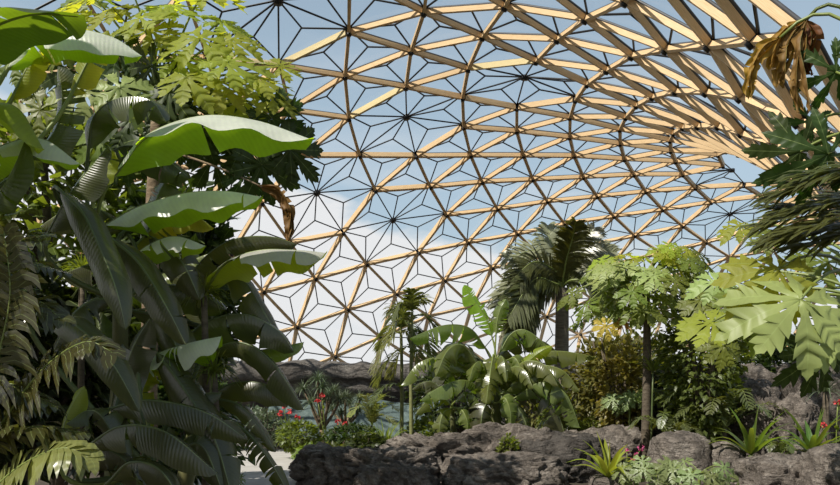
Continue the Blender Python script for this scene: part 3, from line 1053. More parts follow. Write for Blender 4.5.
def rosette(par, c, n, L, hw, mat, seed, zmin=-.2, zmax=1., droop=.5, name='foliage', single=True, ns=7, keel=.4):
    """strap leaves round a growing point; one mesh, or each leaf a part of its own"""
    rnd = random.Random(seed)
    mb = MB()
    for i in range(n):
        a = i * 2.399 + rnd.uniform(-.3, .3)
        e = zmin + (zmax - zmin) * (i + .5) / n
        d = V((math.cos(a) * math.sqrt(max(0, 1 - e * e)), math.sin(a) * math.sqrt(max(0, 1 - e * e)), e))
        l = L * rnd.uniform(.75, 1.1)
        p1 = c + d * l * .5 + V((0, 0, l * .08))
        p2 = c + d * l * .95 - V((0, 0, l * droop * (1 - max(0, e)) * rnd.uniform(.3, 1)))
        strap(mb, [c, p1, p2], hw, (0, 0, 1) if abs(e) < .85 else (1, 0, 0), ns, keel)
        if not single:
            mb.build(name, M[mat], par)
            mb = MB()
    if single: return mb.build(name, M[mat], par)


def shrub(name, label, base, size, nl, ll, lw, mat, seed, cat='shrub', group=None, stems=7, zlow=.1, droop=.3, wood='bark_dark', form='ball', clump=1, sink=.08):
    """woody shrub: stems part and one foliage part"""
    rnd = random.Random(seed)
    base = V(base)
    rt = root(name, label, cat, base, group)
    sx, sy, sz = size
    sb, fb = MB(), MB()
    tips = []
    for i in range(stems):
        a = i * 2.399 + rnd.uniform(-.4, .4)
        q = rnd.uniform(.25, .8)
        tip = base + V((math.cos(a) * sx * q, math.sin(a) * sy * q, sz * rnd.uniform(.55, .95)))
        ctl = base + V((math.cos(a) * sx * q * .3, math.sin(a) * sy * q * .3, sz * .5))
        pts = bez(base - V((0, 0, sink)), ctl, tip, 7)
        sb.tube(pts, [.03 * (1.2 - i_ / 7) * max(.6, sz / 2) for i_ in range(7)], 5)
        tips += pts[2:]
    sb.build('stems', M[wood], rt)
    for i in range(nl // clump):
        d = rdir(rnd)
        r = rnd.uniform(.45, 1.) ** .5
        lump = .78 + .3 * noise.noise(V((d.x * 2.2 + seed, d.y * 2.2, d.z * 2.2)))
        p = base + V((d.x * sx * r * lump, d.y * sy * r * lump, sz * (.5 + zlow / 2) + d.z * sz * (.5 - zlow / 2) * r * lump))
        if p.z < .03: continue
        for k in range(clump):
            o = (d + rdir(rnd) * .8 + V((0, 0, .1))).normalized()
            small_leaf(fb, p, o, (UP + rdir(rnd) * .7).normalized(), ll * rnd.uniform(.6, 1.2), lw * rnd.uniform(.7, 1.2), droop)
    fb.build('foliage', M[mat], rt)
    return rt


def frond_part(par, pts, up, ll, lw, mat, seed, n=36, name='frond', rmat='petiole', **kw):
    mb, rb = MB(), MB()
    frond(mb, rb, pts, up, ll, lw, n, seed=seed, **kw)
    o = mb.build(name, M[mat], par)
    rb.build('rachis', M[rmat], o)
    return o


def bearing(p):
    return (CX + FPX * p[0] / p[1], HY - FPX * (p[2] - CAM_H) / p[1], p[1])


def gpx(px, d, z=0.):
    return V(((px - CX) / FPX * d, d, z))


# ------------------------------------------------------------------ left of the path
banana('banana_plant', 'big banana plant with silvery arching leaves leaning out from the left over the path', 'banana plant',
       gpx(105, 6.9), at(120, 300, 6.7), [
    ([(112, 178, 6.4), (146, 136, 6.3), (200, 116, 6.2), (255, 120, 6.1), (313, 140, 6.0)], .30, (0, .12, 1), dict(tears=1, fold=.62, curl=.35, wave=.10)),
    ([(104, 226, 6.7), (140, 206, 6.6), (185, 193, 6.5), (225, 191, 6.4), (263, 197, 6.4)], .27, (0, .12, 1), dict(tears=1, fold=.62, curl=.3, wave=.09)),
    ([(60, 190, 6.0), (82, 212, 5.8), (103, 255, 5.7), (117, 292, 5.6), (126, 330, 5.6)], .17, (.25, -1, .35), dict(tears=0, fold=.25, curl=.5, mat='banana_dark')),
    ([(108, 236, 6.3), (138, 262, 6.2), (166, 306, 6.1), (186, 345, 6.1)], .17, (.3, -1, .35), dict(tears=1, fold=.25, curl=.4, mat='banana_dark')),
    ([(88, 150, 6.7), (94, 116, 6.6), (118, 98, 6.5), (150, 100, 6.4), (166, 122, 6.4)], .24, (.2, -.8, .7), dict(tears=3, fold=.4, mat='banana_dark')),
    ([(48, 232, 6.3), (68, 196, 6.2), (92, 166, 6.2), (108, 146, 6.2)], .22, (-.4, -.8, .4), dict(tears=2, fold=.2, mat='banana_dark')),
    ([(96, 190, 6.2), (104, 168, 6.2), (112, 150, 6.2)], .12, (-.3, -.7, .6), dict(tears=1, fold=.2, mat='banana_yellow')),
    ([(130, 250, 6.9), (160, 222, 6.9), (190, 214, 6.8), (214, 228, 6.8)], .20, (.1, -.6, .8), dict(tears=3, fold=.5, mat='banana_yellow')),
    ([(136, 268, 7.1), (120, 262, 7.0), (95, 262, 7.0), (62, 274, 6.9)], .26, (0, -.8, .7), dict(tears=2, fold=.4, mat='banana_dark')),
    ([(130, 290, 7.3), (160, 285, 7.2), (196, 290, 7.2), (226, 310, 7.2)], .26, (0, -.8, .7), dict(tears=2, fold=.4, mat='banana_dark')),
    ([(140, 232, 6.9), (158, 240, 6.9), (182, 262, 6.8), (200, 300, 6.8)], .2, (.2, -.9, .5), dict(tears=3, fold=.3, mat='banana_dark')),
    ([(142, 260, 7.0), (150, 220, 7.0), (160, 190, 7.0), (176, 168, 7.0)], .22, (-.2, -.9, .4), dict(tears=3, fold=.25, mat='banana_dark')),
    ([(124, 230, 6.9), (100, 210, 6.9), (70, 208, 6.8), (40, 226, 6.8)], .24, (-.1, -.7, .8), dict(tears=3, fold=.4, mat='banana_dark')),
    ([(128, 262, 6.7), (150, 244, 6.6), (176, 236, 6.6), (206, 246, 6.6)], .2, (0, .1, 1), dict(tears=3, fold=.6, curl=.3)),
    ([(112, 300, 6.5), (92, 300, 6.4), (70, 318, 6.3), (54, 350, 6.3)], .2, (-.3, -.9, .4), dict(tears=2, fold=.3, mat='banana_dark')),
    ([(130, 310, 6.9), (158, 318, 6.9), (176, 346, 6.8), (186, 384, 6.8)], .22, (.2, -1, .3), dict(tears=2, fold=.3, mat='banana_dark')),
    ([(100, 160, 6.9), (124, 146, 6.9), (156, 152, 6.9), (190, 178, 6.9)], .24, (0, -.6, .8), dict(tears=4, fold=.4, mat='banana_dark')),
])
banana('banana_plant', 'banana plant with dark hanging leaves and one white-lit leaf pointing at the dome lattice', 'banana plant',
       gpx(168, 7.9), at(212, 330, 7.6), [
    ([(206, 288, 7.1), (226, 262, 7.0), (260, 250, 6.9), (298, 250, 6.8), (327, 253, 6.8)], .25, (0, .2, 1), dict(tears=2, fold=.58, curl=.3, wave=.12)),
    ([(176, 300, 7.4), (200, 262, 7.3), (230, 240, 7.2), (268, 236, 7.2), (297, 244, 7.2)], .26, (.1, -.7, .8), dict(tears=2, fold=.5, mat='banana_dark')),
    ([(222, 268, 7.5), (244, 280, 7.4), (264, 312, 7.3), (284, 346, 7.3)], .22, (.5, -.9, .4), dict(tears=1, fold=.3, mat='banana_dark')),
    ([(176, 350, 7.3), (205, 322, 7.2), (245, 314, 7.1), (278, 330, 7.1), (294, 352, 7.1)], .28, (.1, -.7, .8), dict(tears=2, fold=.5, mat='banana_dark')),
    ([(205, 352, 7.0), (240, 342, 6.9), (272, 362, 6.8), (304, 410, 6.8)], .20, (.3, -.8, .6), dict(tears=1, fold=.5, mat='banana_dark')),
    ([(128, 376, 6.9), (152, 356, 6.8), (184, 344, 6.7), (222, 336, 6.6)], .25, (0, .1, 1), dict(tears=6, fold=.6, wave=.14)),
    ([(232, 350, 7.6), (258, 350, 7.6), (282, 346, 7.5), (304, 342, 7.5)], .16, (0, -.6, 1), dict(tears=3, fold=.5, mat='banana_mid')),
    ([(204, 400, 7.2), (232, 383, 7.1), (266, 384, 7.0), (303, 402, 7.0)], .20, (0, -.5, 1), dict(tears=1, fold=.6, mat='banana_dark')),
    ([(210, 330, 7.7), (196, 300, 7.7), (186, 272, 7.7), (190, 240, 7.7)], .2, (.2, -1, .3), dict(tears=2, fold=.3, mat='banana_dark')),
    ([(190, 300, 7.8), (170, 280, 7.8), (190, 262, 7.7), (208, 254, 7.7)], .15, (.2, -.7, .7), dict(tears=1, fold=.3, mat='banana_mid')),
])
over = []  # unseen leaves added overhead to shade the planting on the left
for k, (a, l, h) in enumerate([(250, 2.6, 1.5), (275, 2.7, 1.7), (300, 2.6, 1.3), (225, 2.4, 1.6), (200, 2.2, 1.5), (260, 1.8, 2.4), (180, 2.4, 1.4), (150, 2.2, 1.5), (330, 1.5, 2.5), (240, 2.8, 2.1)]):
    dx, dy = math.cos(R_(a)), math.sin(R_(a))
    over.append(([bearing((-4.3 + dx * l * q, 5.4 + dy * l * q, 3.2 + h * z)) for q, z in ((.1, .3), (.38, .85), (.7, 1.), (1., .72))], .42, (0, 0, 1), dict(tears=4, fold=.25)))
banana('banana_plant', 'tall banana plant at the left edge with sun glowing through its broad leaves', 'banana plant',
       gpx(-165, 5.6), V((-4.3, 5.4, 3.0)), [
    ([(-70, 80, 5.3), (-20, 34, 5.2), (30, 14, 5.1), (84, 16, 5.0)], .30, (0, -.05, 1), dict(tears=2, fold=.1, curl=.2, mat='banana_glow')),
    ([(-60, 130, 5.5), (-15, 106, 5.5), (18, 108, 5.5), (44, 150, 5.5)], .24, (.1, .1, 1), dict(tears=2, fold=.35, mat='banana_young')),
    ([(-50, 172, 5.7), (-5, 148, 5.7), (40, 138, 5.7), (80, 164, 5.7)], .22, (0, .0, 1), dict(tears=1, fold=.65, curl=.3)),
    ([(-40, 250, 5.6), (-10, 206, 5.6), (12, 170, 5.5), (24, 142, 5.5)], .24, (-.5, -.6, .5), dict(tears=2, fold=.15, mat='banana_glow')),
    ([(6, 70, 5.9), (24, 42, 5.9), (62, 28, 5.8), (110, 36, 5.8), (142, 56, 5.8)], .24, (0, .05, 1), dict(tears=3, fold=.6, curl=.3)),
    ([(30, 160, 6.2), (54, 132, 6.2), (62, 100, 6.2), (58, 66, 6.2)], .2, (-.3, -.8, .3), dict(tears=6, fold=.2, mat='banana_dark')),
    ([(10, 100, 6.0), (30, 62, 6.0), (46, 48, 6.0), (62, 64, 6.0)], .15, (0, -.4, .8), dict(tears=2, fold=.4, mat='banana_yellow')),
    ([(70, 96, 6.1), (88, 60, 6.1), (98, 40, 6.1), (108, 30, 6.1)], .14, (.2, -.7, .5), dict(tears=2, fold=.2, mat='banana_yellow')),
    ([(-200, 60, 4.8), (-190, -60, 4.6), (-150, -130, 4.4), (-60, -150, 4.2)], .40, (0, 0, 1), dict(tears=4, fold=.3)),  # this and the leaves below lie out of view, added to cast shade
    ([(-230, 60, 5.0), (-300, -60, 4.4), (-330, -130, 3.8), (-350, -150, 3.2)], .42, (0, 0, 1), dict(tears=4, fold=.3)),
    ([(-200, 60, 5.4), (-140, -70, 5.6), (-60, -120, 5.9), (20, -90, 6.2)], .40, (0, 0, 1), dict(tears=4, fold=.3)),
    ([(-260, 80, 5.2), (-380, 0, 4.8), (-480, -40, 4.4), (-600, -20, 4.)], .42, (0, 0, 1), dict(tears=4, fold=.3)),
    ([(-200, 70, 5.0), (-240, -50, 4.9), (-200, -110, 5.2), (-120, -120, 5.5)], .42, (0, 0, 1), dict(tears=4, fold=.2)),
    ([(-200, 70, 4.8), (-150, 0, 4.6), (-100, -40, 4.4), (-40, -30, 4.2)], .42, (0, 0, 1), dict(tears=4, fold=.2)),
    ([(-220, 90, 5.2), (-260, 20, 4.6), (-290, 10, 4.1), (-330, 60, 3.7)], .42, (0, 0, 1), dict(tears=4, fold=.2)),
    ([(-200, 40, 5.4), (-170, -20, 5.3), (-110, -40, 5.3), (-50, 0, 5.3)], .42, (0, 0, 1), dict(tears=4, fold=.2)),
    ([(-220, 80, 5.6), (-240, 0, 6.0), (-230, -20, 6.5), (-200, 0, 7.)], .42, (0, 0, 1), dict(tears=4, fold=.2)),
    ([(-260, 60, 5.2), (-330, -40, 5.4), (-400, -60, 5.5), (-470, -10, 5.6)], .42, (0, 0, 1), dict(tears=4, fold=.2)),
    ([(-210, 110, 5.0), (-150, 60, 4.8), (-90, 50, 4.7), (-40, 90, 4.6)], .40, (0, 0, 1), dict(tears=4, fold=.2)),
] + over, r=.16)
banana('banana_plant', 'low shaded banana plant at the bottom left with a torn leaf over the path', 'banana plant',
       gpx(150, 6.3), at(150, 470, 6.3), [
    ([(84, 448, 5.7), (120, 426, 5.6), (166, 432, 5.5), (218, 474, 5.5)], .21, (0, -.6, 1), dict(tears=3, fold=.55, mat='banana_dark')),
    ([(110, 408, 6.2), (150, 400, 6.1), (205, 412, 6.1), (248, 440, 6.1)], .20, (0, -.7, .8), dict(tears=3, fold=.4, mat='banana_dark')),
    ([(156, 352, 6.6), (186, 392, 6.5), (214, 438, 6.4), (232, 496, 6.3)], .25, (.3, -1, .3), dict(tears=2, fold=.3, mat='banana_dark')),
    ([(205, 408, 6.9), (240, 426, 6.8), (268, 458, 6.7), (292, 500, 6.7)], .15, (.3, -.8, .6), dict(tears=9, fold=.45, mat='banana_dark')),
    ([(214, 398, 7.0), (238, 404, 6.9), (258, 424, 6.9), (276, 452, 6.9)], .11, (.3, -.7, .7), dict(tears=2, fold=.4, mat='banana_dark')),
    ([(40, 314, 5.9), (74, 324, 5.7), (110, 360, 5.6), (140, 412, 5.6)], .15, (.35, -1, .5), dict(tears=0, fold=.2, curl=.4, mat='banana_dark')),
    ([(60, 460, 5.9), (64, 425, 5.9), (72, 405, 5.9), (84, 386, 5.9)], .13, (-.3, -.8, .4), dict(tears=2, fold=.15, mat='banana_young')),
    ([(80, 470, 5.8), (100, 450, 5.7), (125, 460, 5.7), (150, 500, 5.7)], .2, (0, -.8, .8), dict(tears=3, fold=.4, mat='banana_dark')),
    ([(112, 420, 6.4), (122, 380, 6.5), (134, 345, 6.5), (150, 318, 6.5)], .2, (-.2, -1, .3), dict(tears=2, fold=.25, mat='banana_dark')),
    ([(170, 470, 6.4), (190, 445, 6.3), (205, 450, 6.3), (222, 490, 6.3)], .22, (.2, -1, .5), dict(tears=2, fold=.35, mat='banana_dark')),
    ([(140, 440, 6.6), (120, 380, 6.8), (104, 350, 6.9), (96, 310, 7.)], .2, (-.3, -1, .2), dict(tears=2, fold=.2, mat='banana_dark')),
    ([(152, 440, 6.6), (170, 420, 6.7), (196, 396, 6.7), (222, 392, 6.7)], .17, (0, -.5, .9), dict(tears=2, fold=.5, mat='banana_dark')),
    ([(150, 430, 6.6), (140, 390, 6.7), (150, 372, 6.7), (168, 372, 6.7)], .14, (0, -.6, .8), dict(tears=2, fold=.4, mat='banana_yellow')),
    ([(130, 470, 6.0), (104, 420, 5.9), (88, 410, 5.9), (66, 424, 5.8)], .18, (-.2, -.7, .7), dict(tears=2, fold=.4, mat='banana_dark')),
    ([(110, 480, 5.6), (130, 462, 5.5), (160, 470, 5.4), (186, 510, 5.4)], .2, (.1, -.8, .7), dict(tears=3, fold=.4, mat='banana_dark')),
], r=.12)

# papaya tree at the top left
rnd = random.Random(5)
PL = []
for px, py, d, R, n, f, mt in [
    (200, 38, 8.0, 0.61, (.1, -.75, .6), (0, 0, 1), 'papaya'), (140, 18, 8.1, 0.54, (-.2, -.7, .6), (-.3, 0, 1), 'papaya'),
    (172, 6, 8.4, 0.54, (.1, -.6, .7), (.2, 0, 1), 'papaya'), (228, 62, 7.9, 0.51, (.2, -.7, .6), (1, 0, -.1), 'papaya'),
    (258, 78, 8.0, 0.46, (.2, -.6, .7), (1, 0, .1), 'papaya'), (112, 8, 8.4, 0.49, (-.2, -.6, .7), (-1, 0, .3), 'papaya'),
    (186, 78, 7.8, 0.46, (0, -.7, .6), (.3, 0, -1), 'papaya'), (222, 22, 8.5, 0.44, (.3, -.6, .7), (1, 0, .5), 'papaya'),
    (240, 100, 8.1, 0.44, (.2, -.8, .5), (.5, 0, -1), 'papaya'), (160, 46, 8.6, 0.51, (-.1, -.7, .6), (-.5, 0, .4), 'papaya'),
    (90, -4, 8.6, 0.54, (-.2, -.5, .8), (-1, 0, .2), 'papaya'), (206, -8, 8.6, 0.54, (0, -.5, .8), (.3, 0, 1), 'papaya'),
    (84, 92, 7.6, 0.44, (.1, -.9, .4), (-.3, 0, -1), 'papaya_sheen'), (120, 88, 7.6, 0.41, (.3, -.9, .4), (.6, 0, -.4), 'papaya_sheen'),
    (272, 118, 8.0, 0.44, (.3, -.8, -.4), (.7, 0, -.7), 'papaya_shade'), (262, 165, 8.1, 0.54, (.2, -.9, -.3), (.5, 0, -.7), 'papaya_shade'),
    (290, 150, 8.1, 0.46, (.3, -.9, -.2), (.8, 0, -.3), 'papaya_shade'), (245, 140, 8.2, 0.46, (.1, -.9, -.2), (-.2, 0, -1), 'papaya_shade'),
    (190, 108, 8.4, 0.49, (0, -.9, -.3), (-.4, 0, -1), 'papaya_shade'), (152, 66, 8.2, 0.46, (-.2, -.9, -.2), (-.5, 0, -1), 'papaya_shade'),
    (170, 92, 8.2, 0.51, (-.1, -.9, .1), (.3, 0, -1), 'papaya_shade'), (118, 50, 8.4, 0.46, (0, -.9, .1), (-1, 0, -.3), 'papaya_shade'),
    (244, 176, 8.5, 0.38, (0, -.9, -.2), (-.2, 0, -1), 'papaya_shade'), (214, 158, 8.6, 0.44, (0, -.9, -.2), (-.3, 0, -1), 'papaya_shade'),
    (130, 120, 8.8, 0.51, (0, -.9, .1), (-.6, 0, -.6), 'papaya_shade'), (225, 120, 8.6, 0.51, (0, -.9, .0), (.4, 0, -.8), 'papaya_shade'),
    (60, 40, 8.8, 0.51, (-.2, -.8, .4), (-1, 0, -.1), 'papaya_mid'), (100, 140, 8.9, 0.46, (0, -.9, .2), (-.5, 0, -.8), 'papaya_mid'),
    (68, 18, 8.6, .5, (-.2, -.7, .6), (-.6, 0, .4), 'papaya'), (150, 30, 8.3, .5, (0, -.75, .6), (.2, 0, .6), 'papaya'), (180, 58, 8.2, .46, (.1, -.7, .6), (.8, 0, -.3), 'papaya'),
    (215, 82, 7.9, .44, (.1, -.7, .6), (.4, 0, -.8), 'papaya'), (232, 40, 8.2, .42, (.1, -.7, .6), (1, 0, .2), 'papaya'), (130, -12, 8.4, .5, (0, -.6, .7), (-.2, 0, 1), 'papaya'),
    (272, 96, 8.0, .34, (.2, -.7, .6), (1, 0, -.2), 'papaya'), (280, 66, 8.2, .32, (.2, -.7, .6), (.6, 0, .8), 'papaya'), (202, 132, 8.3, .42, (0, -.9, -.1), (0, 0, -1), 'papaya_shade'),
    (150, 138, 8.7, .46, (0, -.9, .1), (-.4, 0, -.9), 'papaya_shade'), (276, 142, 8.4, .4, (0, -.9, -.2), (.5, 0, -.8), 'papaya_shade'), (110, 74, 8.7, .46, (0, -.9, .1), (-.8, 0, -.4), 'papaya_shade'),
    (70, 70, 8.9, .5, (0, -.9, .1), (-1, 0, 0), 'papaya_shade'), (40, 110, 9.0, .5, (0, -.9, .2), (-1, 0, -.4), 'papaya_mid'), (128, 150, 9.0, .5, (0, -.9, .1), (-.4, 0, -1), 'papaya_shade'),
    (14, 60, 9.0, .5, (0, -.9, .2), (-1, 0, .2), 'papaya_mid'), (80, 0, 9.2, .5, (-.1, -.7, .6), (-.7, 0, .6), 'papaya_mid'), (184, 128, 8.9, .44, (0, -.9, -.1), (.2, 0, -1), 'papaya_shade'),
    (142, 100, 9.0, .5, (0, -.9, .1), (-.6, 0, -.6), 'papaya_shade'), (30, 20, 9.3, .5, (-.1, -.7, .6), (-.7, 0, .6), 'papaya_mid'),
]:
    PL.append((at(px, py, d), n, f, R, mt))
pt = papaya('papaya_tree', 'papaya tree at the top left with sunlit yellow-green lobed leaves', 'papaya tree', gpx(150, 8.8), at(160, 92, 8.6), PL, (.11, .08))


def dead_leaf(par, pts, hw, mat, seed, name='dead_leaf', label='shrivelled brown dead leaf'):
    rnd = random.Random(seed)
    mb = MB()
    for k in range(4):
        q = [p + V((rnd.uniform(-1, 1), rnd.uniform(-1, 1), rnd.uniform(-.5, .5))) * hw * .7 for p in pts]
        q[0] = pts[0]
        blade(mb, q, hw * rnd.uniform(.6, 1.), (rnd.uniform(-1, 1), -1, rnd.uniform(-.4, .4)), rnd.uniform(.6, 1.3), 3, seed + k, .35, 16, curl=1.2, m=3)
    o = mb.build(name, M[mat], par)
    o['label'] = label
    return o


dl = dead_leaf(pt, P3([(258, 186, 8.0), (276, 190, 8.0), (290, 206, 8.0), (289, 224, 8.0), (284, 242, 8.0)]), .085, 'dead', 3)
mb = MB()
mb.tube(bez(at(166, 150, 8.5), at(220, 166, 8.2), at(262, 187, 8.0), 8), [.016, .015, .014, .013, .012, .011, .01, .01], 6)
mb.build('petiole', M['bark'], dl)
mb = MB()

# fern-like plant at the left edge
fr_ = root('fern', 'large olive fern-like plant drooping in from the left edge', 'fern', gpx(-70, 4.5))
stem(fr_, gpx(-70, 4.5, -.05), gpx(-70, 4.5, .62), .10, .12, 'bark_dark', 'trunk', 6)
for i, (pts, ll, mt) in enumerate([
    ([(-70, 520, 4.5), (-10, 440, 4.3), (40, 372, 4.2), (84, 342, 4.1), (112, 352, 4.05)], .26, 'fern'),
    ([(-70, 520, 4.5), (-20, 420, 4.3), (2, 340, 4.2), (10, 290, 4.15), (4, 232, 4.1)], .30, 'fern'),
    ([(-70, 530, 4.4), (-20, 500, 4.2), (20, 466, 4.1), (62, 448, 4.0), (92, 458, 4.0)], .24, 'fern_pale'),
    ([(-75, 500, 4.6), (-60, 380, 4.5), (-30, 290, 4.4), (10, 240, 4.3), (46, 236, 4.25)], .26, 'fern'),
    ([(-80, 500, 4.7), (-40, 400, 4.6), (0, 320, 4.5), (34, 300, 4.4), (60, 318, 4.35)], .26, 'fern'),
    ([(-80, 520, 4.3), (-90, 400, 4.1), (-100, 300, 3.9), (-130, 240, 3.7)], .28, 'fern'),
    ([(-80, 520, 4.6), (-140, 420, 4.7), (-190, 380, 4.8), (-240, 400, 4.9)], .28, 'fern'),
    ([(-70, 530, 4.3), (-10, 520, 4.0), (30, 496, 3.9), (70, 490, 3.8)], .24, 'fern'),
    ([(-70, 510, 4.5), (-34, 420, 4.4), (4, 384, 4.35), (52, 404, 4.3)], .26, 'fern'),
    ([(-70, 500, 4.6), (-24, 340, 4.6), (22, 268, 4.55), (66, 272, 4.5)], .28, 'fern'),
    ([(-70, 520, 4.4), (-30, 460, 4.3), (20, 428, 4.2), (82, 432, 4.2)], .25, 'fern'),
    ([(-70, 500, 4.5), (-44, 320, 4.4), (-18, 236, 4.3), (24, 212, 4.25)], .28, 'fern'),
]):
    frond_part(fr_, P3(pts), (.25, -.55, .8) if i < 5 else UP, ll, .030, mt, i + 3, n=36, sweep=.5, droop=.75, start=.3, rr=.014, tipk=.35)

# spiky plants and dense understorey behind the bananas
for i, (px, py, d, lab) in enumerate([
    (204, 296, 7.0, 'dark spiky dragon plant head between the banana leaves below the white-lit leaf'),
    (82, 272, 7.4, 'dark spiky dragon plant head behind the hanging silver leaf on the far left'),
    (214, 374, 6.8, 'dark spiky dragon plant in shade low behind the banana leaves')]):
    r = root('dragon_plant', lab, 'dragon plant', gpx(px, d))
    stem(r, gpx(px, d, -.05), at(px, py, d), .04, .03, 'bark_dark', 'stem', 6, .05, i)
    rosette(r, at(px, py, d), 60, .30, .011, 'shrub', i, -.3, 1., .5)
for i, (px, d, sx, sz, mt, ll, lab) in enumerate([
    (20, 9.0, 1.6, 3.6, 'shrub_shade', .30, 'tall dark leafy shrub filling the shade at the far left behind the fern'),
    (110, 10.0, 1.5, 3.3, 'shrub_shade', .28, 'dark leafy shrub in shade behind the biggest banana plant'),
    (182, 9.6, 1.0, 2.1, 'shrub_shade', .20, 'dark shrub in shade between the banana stems and the path'),
    (-90, 8.0, 1.5, 4.2, 'shrub_shade', .30, 'tall dark leafy shrub beyond the left edge of the view')]):
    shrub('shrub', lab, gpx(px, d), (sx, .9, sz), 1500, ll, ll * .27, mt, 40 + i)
shrub('shrub', 'low grey-green shrub beside the far bend of the path', gpx(246, 21.), (1.3, .8, 1.3), 1500, .16, .035, 'grey_spike', 51)
shrub('shrub', 'small tuft of grass at the path edge under the torn leaf', gpx(232, 12.6), (.25, .2, .22), 120, .14, .012, 'shrub', 52, cat='grass tuft', stems=3)

for i, (px, d, sx, sz, mt, ll, lab) in enumerate([
    (58, 11.5, 2.2, 6.9, 'shrub', .34, 'tall broad-leaved tree behind the banana plants on the left'),
    (178, 11.0, 1.05, 5.3, 'shrub_shade', .30, 'slimmer dark broad-leaved tree behind the papaya trunk on the left')]):
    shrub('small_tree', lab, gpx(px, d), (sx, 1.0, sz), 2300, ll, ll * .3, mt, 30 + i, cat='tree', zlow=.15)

# ------------------------------------------------------------------ middle of the garden
more = []
rnd = random.Random(21)
for k in range(20):
    a = k * 2.399
    l = rnd.uniform(1.1, 2.0)
    h = rnd.uniform(-.35, .55)
    c = at(494, 384, 15.2)
    dx, dy = math.cos(a), math.sin(a) * .7
    more.append(([bearing((c.x + dx * l * t, c.y + dy * l * t, c.z + h * z + l * zz)) for t, z, zz in ((.22, .6, .02), (.5, 1., .12), (.8, .9, .08), (1., .6, -.12))],
                 rnd.uniform(.17, .28), (0, -.35, 1), dict(tears=rnd.randint(3, 6), fold=.45, mat=rnd.choice(['banana_mid', 'banana_mid', 'banana_dark']), wave=.14)))
banana('banana_plant', 'large banana clump in the middle, on the rock ledge, with one upright yellow-green young leaf', 'banana plant',
       gpx(494, 15.2, .5), at(494, 384, 15.2), [
    ([(486, 348, 15.1), (470, 328, 14.9), (444, 325, 14.7), (410, 338, 14.6)], .36, (0, -.6, 1), dict(tears=7, fold=.6, mat='banana_mid', wave=.14)),
    ([(482, 372, 15.0), (464, 346, 14.8), (448, 350, 14.6), (436, 376, 14.5)], .36, (0, -.8, .7), dict(tears=6, fold=.45, mat='banana_mid', wave=.14)),
    ([(492, 336, 15.3), (486, 318, 15.3), (476, 302, 15.3), (464, 285, 15.3)], .26, (.5, -.8, -.2), dict(tears=7, fold=.2, mat='banana_young')),
    ([(496, 334, 15.3), (497, 322, 15.3), (500, 310, 15.3), (506, 299, 15.3)], .22, (-.2, -.9, .2), dict(tears=6, fold=.2, mat='banana_mid', wave=.14)),
    ([(500, 352, 15.4), (511, 334, 15.4), (526, 330, 15.3), (548, 346, 15.3)], .30, (0, -.7, .8), dict(tears=6, fold=.5, mat='banana_mid', wave=.14)),
    ([(508, 370, 15.2), (532, 354, 15.1), (562, 351, 15.0), (596, 357, 14.9)], .32, (0, -.6, 1), dict(tears=7, fold=.5, mat='banana_mid', wave=.14)),
    ([(504, 380, 15.0), (525, 364, 14.9), (540, 352, 14.8), (552, 346, 14.8)], .20, (0, -.9, .2), dict(tears=6, fold=.2, mat='banana_young')),
    ([(493, 356, 15.1), (491, 368, 14.8), (489, 384, 14.6), (487, 404, 14.6)], .33, (0, -1, .4), dict(tears=5, fold=.25, mat='banana_mid', wave=.14)),
    ([(507, 360, 15.1), (515, 358, 14.9), (521, 370, 14.8), (522, 390, 14.8)], .26, (.1, -1, .5), dict(tears=5, fold=.35, mat='banana_mid', wave=.14)),
    ([(514, 398, 14.9), (542, 382, 14.7), (566, 394, 14.6), (580, 428, 14.6)], .38, (.2, -.7, .9), dict(tears=7, fold=.5, mat='banana_mid', wave=.14)),
    ([(512, 402, 15.0), (536, 392, 14.9), (556, 410, 14.8), (568, 444, 14.8)], .40, (.3, -1, .5), dict(tears=6, fold=.35, mat='banana_dark')),
    ([(500, 396, 14.8), (514, 404, 14.6), (524, 418, 14.5), (530, 440, 14.5)], .34, (.2, -1, .5), dict(tears=5, fold=.3, mat='banana_dark')),
    ([(484, 390, 15.0), (464, 380, 14.8), (442, 386, 14.7), (420, 400, 14.6)], .28, (0, -.6, 1), dict(tears=6, fold=.5, mat='banana_mid', wave=.14)),
    ([(490, 398, 14.8), (486, 404, 14.6), (482, 416, 14.5), (480, 436, 14.5)], .34, (0, -1, .3), dict(tears=5, fold=.3, mat='banana_dark')),
    ([(482, 382, 15.2), (474, 372, 15.2), (466, 366, 15.2), (458, 366, 15.2)], .2, (0, -.8, .4), dict(tears=4, fold=.2, mat='banana_young')),
    ([(506, 392, 15.0), (520, 380, 14.9), (538, 376, 14.8), (556, 384, 14.8)], .3, (0, -.7, .8), dict(tears=6, fold=.4, mat='banana_mid', wave=.14)),
    ([(498, 402, 14.6), (505, 398, 14.4), (510, 410, 14.3), (511, 428, 14.3)], .2, (0, -1, .5), dict(tears=4, fold=.3, mat='banana_mid', wave=.14)),
    ([(496, 360, 15.5), (520, 340, 15.7), (545, 342, 15.9), (566, 362, 16.)], .3, (0, -.7, .8), dict(tears=6, fold=.4, mat='banana_dark')),
    ([(486, 364, 15.4), (466, 352, 15.6), (452, 360, 15.7), (440, 384, 15.8)], .36, (0, -.8, .6), dict(tears=6, fold=.4, mat='banana_dark')),
    ([(496, 384, 15.5), (530, 376, 15.7), (552, 388, 15.9), (562, 414, 16.)], .4, (0, -.8, .7), dict(tears=6, fold=.4, mat='banana_dark')),
] + more, r=.16, sink=.5)
